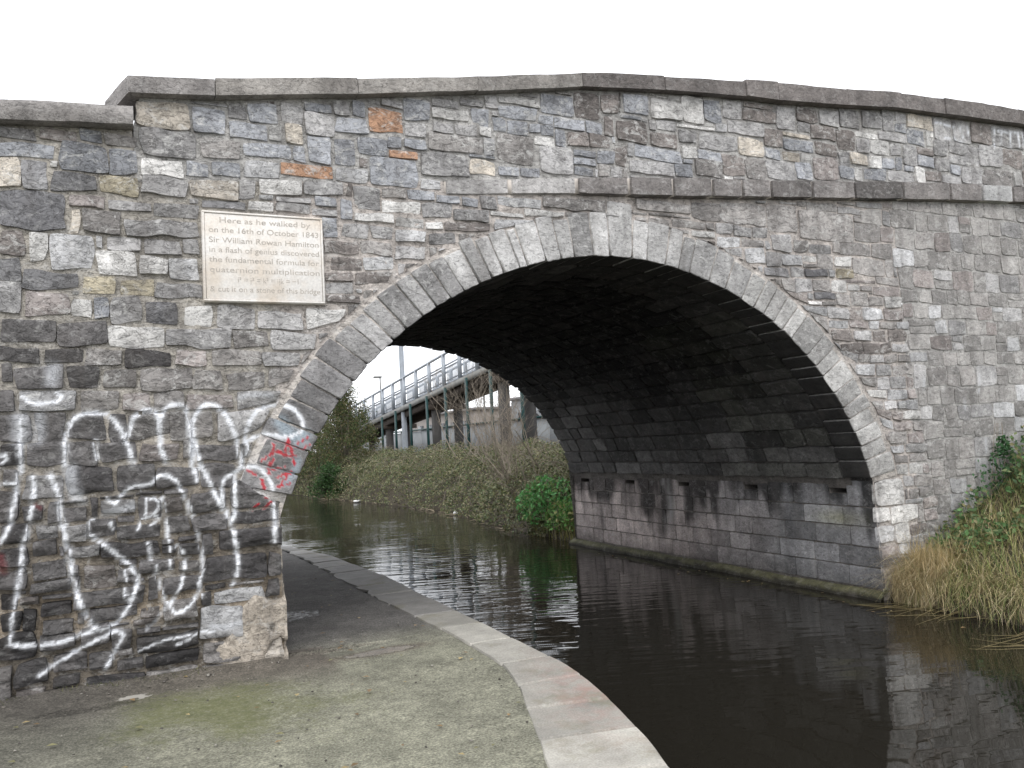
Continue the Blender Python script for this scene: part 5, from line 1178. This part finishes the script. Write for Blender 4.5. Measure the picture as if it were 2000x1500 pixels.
def ivy_tree(loc, h, rad, nleaf, cols, label, cat, name, seed, spike=True):
    R = random.Random(seed)
    root = empty(name, loc, label, cat)
    t = MB()
    for k in range(5):
        a = R.uniform(0, 6.28); pts = [(0, 0, -.3)]; cur = Vector((0, 0, -.3))
        for j in range(5):
            cur = cur + Vector((math.cos(a) * .09 * rad + R.uniform(-.1, .1), math.sin(a) * .09 * rad + R.uniform(-.1, .1), h / 5.4)); pts.append(tuple(cur))
        t.tube(pts, [.07, .06, .05, .035, .025, .012], 5)
    for k in range(70):
        zz = R.uniform(.1, .95) * h; a = R.uniform(0, 6.28); l = rad * R.uniform(.6, 1.25) * (1 - .6 * (zz / h) ** 2)
        t.tube([(0, 0, zz - .2), (math.cos(a) * l * .5, math.sin(a) * l * .5, zz + .05), (math.cos(a) * l, math.sin(a) * l, zz + R.uniform(-.15, .3))], [.014, .009, .003], 3)
    t.build('trunk', M_BARK, root, True)
    cl = []
    per = 70
    for k in range(nleaf // per):
        zz = R.uniform(.03, 1.0) ** .8 * h; rr = rad * (1 - .72 * (zz / h) ** 1.6) if spike else rad * math.sqrt(max(.05, 1 - (zz / h) ** 2))
        a = R.uniform(0, 6.28); q = math.sqrt(R.random())
        c0 = np.array([math.cos(a) * rr * q, math.sin(a) * rr * q, zz])
        cl.append(c0 + rng.normal(size=(per, 3)) * np.array([.13, .13, .16]))
    leaves('crown', np.concatenate(cl), .055, cols, M_LEAF, parent=root)
GRN = [(.06, .10, .03), (.09, .11, .04), (.13, .12, .055), (.05, .075, .025), (.16, .135, .07)]
ivy_tree((4.6, 30, .9), 3.9, 1.9, 18000, GRN, 'ivy-clad tree standing at the low end of the ramp', 'tree', 'ivy_tree', 5)
ivy_tree((3.9, 33.5, .3), 3.1, 2.2, 14000, [(.11, .125, .05), (.17, .15, .075), (.09, .10, .04)], 'low spreading scrub tree beside the ivy-clad tree, nearest the stone ring', 'tree', 'scrub_tree', 12, False)
ivy_tree((5.6, 34, 1.1), 3.0, 1.2, 8000, [(.10, .10, .04), (.13, .11, .05), (.09, .08, .04)], 'yellowing thin-leaved tree just behind the ivy-clad tree', 'tree', 'ivy_tree', 6)
ivy_tree((3.35, 27.5, .0), 1.25, .75, 7000, [(.035, .085, .025), (.05, .11, .03), (.03, .06, .02)], 'dark green ivy bush overhanging the water below the ivy-clad tree', 'bush', 'ivy_bush', 7, False)
ivy_tree((4.4, 40, .3), 3.0, 2.2, 8000, [(.10, .085, .04), (.13, .10, .055), (.08, .075, .035)], 'brownish scrub bush at the far waterline beyond the pier', 'bush', 'scrub_bush', 8, False)
ivy_tree((7.4, 50, 1.2), 4.4, 3.2, 12000, [(.13, .12, .06), (.16, .14, .075), (.10, .10, .045)], 'broad brownish tree behind the low end of the ramp', 'tree', 'scrub_tree', 10, False)
ivy_tree((2.2, 46, .2), 2.6, 2.4, 6000, [(.12, .10, .05), (.15, .12, .065), (.10, .095, .045)], 'pale brown scrub bush farthest along the water', 'bush', 'scrub_bush', 9, False)
# green nettles by the abutment
def clump(name, loc, n, r, h, size, cols, label, cat):
    root = empty(name, loc, label, cat)
    a = rng.uniform(0, 6.28, n); q = np.sqrt(rng.random(n)) * r; z = rng.random(n) ** .8 * h * (1 - .5 * (q / r) ** 2)
    leaves('leaves', np.stack([np.cos(a) * q, np.sin(a) * q * 1.4, z], -1), size, cols, M_LEAF, parent=root, elong=1.6)
    s = MB()
    for i in range(24):
        aa = random.uniform(0, 6.28); qq = random.random() * r * .8
        s.tube([(math.cos(aa) * qq, math.sin(aa) * qq, -.2), (math.cos(aa) * qq * 1.2, math.sin(aa) * qq * 1.2, h * random.uniform(.4, .8))], [.006, .003], 3)
    s.build('stems', M_TWIG, root)
clump('nettle_clump', (3.72, 8.7, float(far_bank_z(np.array(3.72), np.array(8.7)))), 1900, .65, 1.0, .06, [(.11, .30, .09), (.14, .37, .12), (.08, .19, .06), (.20, .28, .10)], 'bright green nettle clump beside the far abutment corner', 'nettles')
clump('nettle_clump', (3.62, 7.8, float(far_bank_z(np.array(3.62), np.array(7.8)))), 1000, .42, .6, .055, [(.16, .36, .09), (.23, .38, .12), (.11, .22, .07), (.32, .31, .13)], 'lower bright green plants at the waterline by the abutment', 'nettles')
# yellow-green grass against the abutment
B = np.stack([rng.uniform(3.4, 4.4, 1600), rng.uniform(7.0, 9.2, 1600), np.zeros(1600)], -1); B[:, 2] = far_bank_z(B[:, 0], B[:, 1])
tag(blades('bank_grass', B, .36, .010, [(.32, .29, .11), (.22, .24, .08), (.42, .36, .18)], M_GRASSBLADE, lean=(-.6, 0, 0)), 'yellow-green grass at the abutment corner beyond the arch', 'grass', kind='stuff')
# twigs and litter along the far waterline
lt = MB()
for i in range(60):
    y0 = random.uniform(9, 30); x0 = float(xfar(y0)) - random.uniform(.05, .4); a = random.uniform(1.0, 2.2); l = random.uniform(.2, .8)
    lt.tube([(x0, y0, .012), (x0 + math.cos(a) * l * .5, y0 + math.sin(a) * l * .5, .02 + random.random() * .03), (x0 + math.cos(a) * l, y0 + math.sin(a) * l, .012)], [.008, .007, .004], 4)
tag(lt.build('driftwood_twigs', simple('bleached_twigs', (.30, .25, .18), .9)), 'pale driftwood twigs along the far waterline', 'twigs', kind='stuff')
M_LITTER = simple('white_plastic', (.7, .7, .7), .4, .05, 3, bd=0)
for (x, y, sx, lb) in [(4.2, 15.0, .06, 'crumpled white plastic litter on the far waterline, nearer piece'), (3.62, 23.6, .1, 'crumpled white plastic litter on the far waterline, farther piece')]:
    V = []
    nn, mm = 8, 5
    for j in range(mm):
        for i in range(nn):
            a = 2 * math.pi * i / nn; e = math.pi * (j + .5) / mm
            rr = 1 + .35 * float(vnoise(np.array([math.cos(a) * 2 + x * 7]), np.array([math.sin(a) * 2 + e * 2]))[0])
            V.append((math.cos(a) * math.sin(e) * sx * rr * 1.6, math.sin(a) * math.sin(e) * sx * rr, .02 + math.cos(e) * .05 * rr))
    F = [(j * nn + i, j * nn + (i + 1) % nn, (j + 1) * nn + (i + 1) % nn, (j + 1) * nn + i) for j in range(mm - 1) for i in range(nn)]
    tag(add('plastic_litter', mesh_np('plastic_litter', np.array(V), np.array(F), smooth=False), M_LITTER, None, (x - .15, y, .03)), lb, 'litter', 'litter at the far waterline')

# ------------------------------------------------------------------ station access ramp
ramp_ = empty('access_ramp', (9.9, 28, 1.5), 'raised steel footbridge ramp with grey railings on columns beyond the arch', 'ramp')
dz = lambda y: 4.64 + (28.5 - y) * .0835
RY0, RY1 = 12.0, 50.0
off = Vector((9.9, 28, 1.5))
def rp(name, mb, mat):
    mb.v = [tuple(Vector(v) - off) for v in mb.v]
    return mb.build(name, mat, ramp_)
rp('deck', MB().beam((9.95, RY0, dz(RY0) - .06), (9.95, RY1, dz(RY1) - .06), 2.0, .1), M_CONC)
rp('fascia', MB().beam((8.93, RY0, dz(RY0) - .13), (8.93, RY1, dz(RY1) - .13), .06, .26), M_FASCIA)
rp('fascia', MB().beam((10.97, RY0, dz(RY0) - .13), (10.97, RY1, dz(RY1) - .13), .06, .26), M_FASCIA)
rp('beam', MB().beam((9.2, RY0, dz(RY0) - .36), (9.2, RY1, dz(RY1) - .36), .18, .42), M_RUST)
rp('beam', MB().beam((10.6, RY0, dz(RY0) - .36), (10.6, RY1, dz(RY1) - .36), .18, .42), M_RUST)
PYs = [16.5 + 2.0 * i for i in range(17)]
for sx in (9.0, 10.9):
    for y in PYs:
        rp('railing_post', MB().box(sx - .075, sx + .075, y - .06, y + .06, dz(y) - .05, dz(y) + 1.47), M_STEEL)
    rp('top_rail', MB().beam((sx, RY0, dz(RY0) + 1.47), (sx, RY1, dz(RY1) + 1.47), .09, .09), M_STEEL)
    for hz in (.12, .98, .86):
        rp('rail', MB().beam((sx + (.12 if sx < 10 else -.12), RY0, dz(RY0) + hz), (sx + (.12 if sx < 10 else -.12), RY1, dz(RY1) + hz), .05, .06), M_STEEL)
    for i in range(len(PYs) - 1):
        pb = MB()
        for k in range(1, 14):
            y = PYs[i] + 2.0 * k / 14
            xx = sx + (.12 if sx < 10 else -.12)
            pb.box(xx - .013, xx + .013, y - .013, y + .013, dz(y) + .12, dz(y) + .88)
        tag(rp('bar_infill', pb, M_STEEL), kind='stuff')
for y in (15.0, 22.88, 30.82, 38.66, 46.5):
    rp('column', MB().box(9.2, 9.55, y - .17, y + .17, .9, dz(y) - .75), M_CONC)
    rp('column', MB().box(10.35, 10.7, y - .17, y + .17, .9, dz(y) - .75), M_CONC)
    rp('cross_head', MB().box(8.95, 10.95, y - .22, y + .22, dz(y) - .76, dz(y) - .52), M_RUST)
for i, y in enumerate([19.28, 21.94, 24.42, 26.89, 29.36, 31.83, 34.3, 36.8]):
    o = MB().box(8.36, 8.46, y - .05, y + .05, 1.0, dz(y) - .30).build('fence_post', M_TEAL, None)
    tag(o, 'slim teal steel post under the ramp edge, %s counted from the stone vault' % ['first', 'second', 'third', 'fourth', 'fifth', 'sixth', 'seventh', 'eighth'][i], 'post', 'teal posts under the ramp')
lampm = MB().tube([(9.1, 35.0, 1.2), (9.1, 35.0, 7.0), (9.1, 35.0, 9.6)], [.15, .13, .09], 8)
lp = empty('lamp_post', (9.1, 35.0, 1.2), 'tall grey lamp column rising through the ramp railing', 'lamp post')
def child(mb, name, mat, root):
    mb.v = [tuple(Vector(v) - root.location) for v in mb.v]; return mb.build(name, mat, root)
child(lampm, 'pole', M_STEEL, lp); child(MB().box(8.6, 9.15, 34.9, 35.1, 9.55, 9.65), 'lantern', M_FASCIA, lp)
lp = empty('lamp_post', (14, 55.9, 1.5), 'small distant lamp post with flat head beyond the ramp railing', 'lamp post')
child(MB().tube([(14, 55.9, 1.5), (14, 55.9, 7.55)], [.07, .05], 6), 'pole', M_FASCIA, lp); child(MB().box(13.5, 14.1, 55.7, 56.1, 7.5, 7.62), 'lantern', M_FASCIA, lp)
lp = empty('lamp_post', (14, 35.5, 1.5), 'short platform lamp with flat top seen below the ramp deck', 'lamp post')
child(MB().tube([(14, 35.5, 1.5), (14, 35.5, 4.7)], [.06, .05], 6), 'pole', M_FASCIA, lp); child(MB().box(13.65, 14.35, 35.3, 35.7, 4.68, 4.78), 'lantern', M_FASCIA, lp)

# wall and station buildings behind
gw = empty('concrete_wall', (14.6, 45, 1.4), 'pale grey panelled concrete wall behind the ramp columns', 'wall')
for k in range(19):
    y0 = 24 + 2.4 * k
    child(MB().box(14.5, 14.7, y0 + .02, y0 + 2.36, 1.2, 3.0 + .05 * (k % 2)), 'panel', M_CONC_L, gw)
child(MB().box(14.42, 14.78, 23.9, 69.7, 3.06, 3.16), 'capping', M_TEAL, gw)
def building(loc, x0, x1, y0, y1, z1, mat, label, wins, nm):
    b = empty(nm, loc, label, 'building')
    child(MB().box(x0, x1, y0, y1, 1.3, z1), 'wall', mat, b)
    child(MB().box(x0 - .2, x1 + .2, y0 - .2, y1 + .2, z1 + .002, z1 + .22), 'roof', M_ROOF, b)
    for (ya, yb, za, zb) in wins:
        w_ = child(MB().box(x0 - .04, x0 + .02, ya, yb, za, zb), 'window', M_GLASS, b)
building((22, 60, 1.3), 22, 30, 56, 74, 4.7, M_BEIGE, 'low flat-roofed beige station building seen under the ramp', [(57 + 3 * k, 58.6 + 3 * k, 2.9, 3.9) for k in range(5)], 'station_building')
building((24, 45, 1.3), 24, 32, 40, 53, 5.2, M_CONC_L, 'flat-roofed grey building glimpsed behind the bare saplings', [(41 + 3 * k, 42.8 + 3 * k, 3.0, 4.2) for k in range(4)], 'station_building')

# ------------------------------------------------------------------ right bank in front of the bridge
xs = np.arange(2.2, 9.5, .12); ys = np.arange(-12, .02, .12)
X, Y = np.meshgrid(xs, ys, indexing='ij'); Z = bank_z(X, Y)
V = np.stack([X, Y, Z], -1).reshape(-1, 3); idx = np.arange(X.size).reshape(X.shape)
F = np.stack([idx[:-1, :-1], idx[1:, :-1], idx[1:, 1:], idx[:-1, 1:]], -1).reshape(-1, 4)
tag(add('near_bank', mesh_np('near_bank', V, F), M_SOIL), kind='structure')
g = MB(); g.v = [(9.3, -300, 1.5), (900, -300, 1.5), (900, 6.9, 1.5), (9.3, 6.9, 1.5)]; g.f = [(0, 1, 2, 3)]
tag(g.build('field', M_EARTH), kind='structure')
STRAW = [(.64, .53, .32), (.55, .44, .26), (.72, .62, .42), (.42, .36, .20)]
GREENG = [(.27, .29, .10), (.20, .25, .09), (.36, .34, .15), (.50, .44, .24), (.16, .24, .08)]
def bank_pts(n, x0, x1, y0, y1):
    x = rng.uniform(x0, x1, n); y = rng.uniform(y0, y1, n); z = bank_z(x, y)
    k = z > .01
    return np.stack([x, y, z], -1)[k]
tag(blades('straw_grass', np.concatenate([bank_pts(1300, 3.3, 4.0, -.6, -.03), bank_pts(2200, 3.3, 7, -2.8, -.1)]), .34, .008, STRAW, M_GRASSBLADE, lean=(-.8, -.6, 0), droop=1.25), 'bleached straw grass drooping over the water beside the arch foot', 'grass', kind='stuff')
F_ = np.stack([rng.uniform(3.3, 3.75, 700), rng.uniform(-.55, -.12, 700), np.zeros(700)], -1); F_[:, 2] = np.maximum(bank_z(F_[:, 0], F_[:, 1]), 0)
tag(blades('leaning_straw', F_, .52, .007, STRAW, M_GRASSBLADE, lean=(-1.6, -.5, 0), droop=.95), 'pale straw tuft leaning left across the foot of the abutment', 'grass', kind='stuff')
E_ = bank_pts(15000, 3.2, 5.2, -3.4, -.03); E_ = E_[E_[:, 2] < .32]
tag(blades('edge_grass', E_, .34, .007, STRAW + GREENG + [(.12, .10, .05)], M_GRASSBLADE, lean=(-1.1, -.5, 0), droop=1.9), 'matted grass hanging over the edge of the bank into the water', 'grass', kind='stuff')
tag(blades('green_grass', bank_pts(9000, 3.4, 7.8, -3.2, -.05), .30, .007, GREENG, M_GRASSBLADE, droop=1.0), 'short green and yellow grass on the bank beside the bridge', 'grass', kind='stuff')
P_ = bank_pts(10000, 3.9, 8, -2.6, -.05)
P_ = P_[(vnoise(P_[:, 0] * 1.9 + 3, P_[:, 1] * 1.9) + .35 * np.clip(P_[:, 0] - 4.6, -1, 1)) > .0]; P_[:, 2] += rng.random(len(P_)) * np.clip((P_[:, 0] - 3.5) * .22, .14, .42) + .06
tag(leaves('bank_weeds', P_, .048, [(.085, .17, .06), (.11, .22, .08), (.07, .12, .05), (.17, .21, .09), (.22, .20, .10)], M_LEAF, nrm=np.array([-.4, -.5, .8]), flat=.4), 'broad green weeds growing up the bank against the bridge wall', 'weeds', kind='stuff')
# ivy climbing the wall
iv = empty('wall_ivy', (5.35, -.06, 1.0), 'thin green ivy climbing the bridge wall above the bank', 'ivy')
n = 420; a = rng.random(n)
C = np.stack([.35 * rng.normal(size=n) * (1.1 - a) + .1 * a, -.03 - .05 * rng.random(n), a ** 1.2 * .75], -1)
leaves('leaves', C, .04, [(.05, .13, .05), (.04, .10, .04), (.08, .16, .07)], M_LEAF, parent=iv)
s = MB()
for i in range(8):
    q = random.uniform(-.3, .3); s.tube([(q, -.02, -.3), (q * .7 + .05, -.03, .4), (q * .4 + .1, -.025, .9)], [.006, .005, .003], 4)
s.build('stems', M_TWIG, iv)
# long stems trailing on the water
ws = MB()
for i in range(34):
    y0 = random.uniform(-2.6, -.3); x0 = float(np.interp(y0, [-3, -1.87, -1.48, -.37, 0], [2.8, 2.95, 3.35, 3.42, 3.38])) + .05
    a = math.pi + random.uniform(-.9, .5); l = random.uniform(.3, .9); b = random.uniform(-.3, .3)
    ws.tube([(x0, y0, .06), (x0 + math.cos(a) * l * .4, y0 + math.sin(a) * l * .4, .012), (x0 + math.cos(a + b) * l * .75, y0 + math.sin(a + b) * l * .75, .006), (x0 + math.cos(a + 1.5 * b) * l, y0 + math.sin(a + 1.5 * b) * l, .005)], [.003, .003, .002, .001], 3)
tag(ws.build('trailing_stems', simple('straw_stems', (.26, .21, .10), .7)), 'straw stems trailing on the water below the bank', 'stems', kind='stuff')

# ------------------------------------------------------------------ crumbs of stone and mortar along the foot of the pier
cv, cf = [], []
ico = [(-1, -.6, -.5), (1, -.7, -.4), (.9, .8, -.5), (-.8, .9, -.4), (-.6, -.5, .5), (.5, -.6, .6), (.6, .5, .4), (-.5, .6, .6)]
icf = [(0, 3, 2, 1), (4, 5, 6, 7), (0, 1, 5, 4), (1, 2, 6, 5), (2, 3, 7, 6), (3, 0, 4, 7)]
for i in range(260):
    if i < 130: x, y = random.uniform(-5.3, -3.3), -.05 - abs(random.gauss(0, .08)); r = random.uniform(.003, .012) * (1 if random.random() < .93 else 1.8)
    else: x, y = random.uniform(-5.0, -2.1), random.uniform(-2.6, .6); r = random.uniform(.003, .009)
    a = random.uniform(0, 6.28); b = len(cv)
    for p in ico:
        px, py = p[0] * r * random.uniform(.7, 1.3), p[1] * r * random.uniform(.6, 1.2)
        cv.append((x + px * math.cos(a) - py * math.sin(a), y + px * math.sin(a) + py * math.cos(a), PATH_Z + .006 + (p[2] + .4) * r * .8))
    cf += [tuple(b + k for k in q) for q in icf]
cv = np.array(cv); tint = np.empty((len(cv), 4)); pick = np.array([(.24, .22, .19), (.12, .11, .10), (.36, .34, .30), (.09, .08, .07)])[rng.integers(0, 4, len(cv) // 8)]
tint[:, :3] = np.repeat(pick, 8, 0); tint[:, 3] = 0
tag(add('stone_debris', mesh_np('stone_debris', cv, np.array(cf), tint, np.zeros((len(cv), 4)), smooth=False), M_MORTAR), 'crumbs of stone and mortar at the foot of the pier', 'debris', kind='stuff')

# fallen leaves on the path and drifting at the edges of the water
n = 150
C = np.stack([rng.uniform(-5.2, -2.0, n), rng.uniform(-3.2, 4, n), np.full(n, PATH_Z + .012)], -1)
C[:, 0] = np.minimum(C[:, 0], xin(C[:, 1]) - .05)
C = C[~((C[:, 1] > -.05) & (C[:, 0] < -3.15))]
n2_ = 130
yw = rng.uniform(-2.5, 16, n2_); xw_ = np.where(rng.random(n2_) < .5, xout(yw) + .02 + np.abs(rng.normal(0, .18, n2_)), np.where(yw < 6.9, 3.12 - np.abs(rng.normal(0, .25, n2_)), xfar(yw) - .1 - np.abs(rng.normal(0, .3, n2_))))
C = np.concatenate([C, np.stack([xw_, yw, np.full(n2_, .006)], -1)])
tag(leaves('fallen_leaves', C, .032, [(.30, .20, .10), (.22, .15, .08), (.38, .30, .15), (.20, .19, .10)], M_LEAF, nrm=np.array([0, 0, 1.0]), flat=.92), 'fallen leaves scattered on the towpath and floating by the banks', 'leaves', kind='stuff')
T_ = np.stack([rng.uniform(-5.3, -3.35, 900), -.03 - np.abs(rng.normal(0, .035, 900)), np.full(900, PATH_Z)], -1)
T_ = T_[vnoise(T_[:, 0] * 3.3, T_[:, 1] * 2) > .1]
tag(blades('foot_weeds', T_, .05, .006, [(.12, .14, .05), (.16, .16, .07), (.09, .11, .04)], M_GRASSBLADE, lean=(0, -.6, 0), droop=1.2), 'thin green weeds along the foot of the pier', 'weeds', kind='stuff')
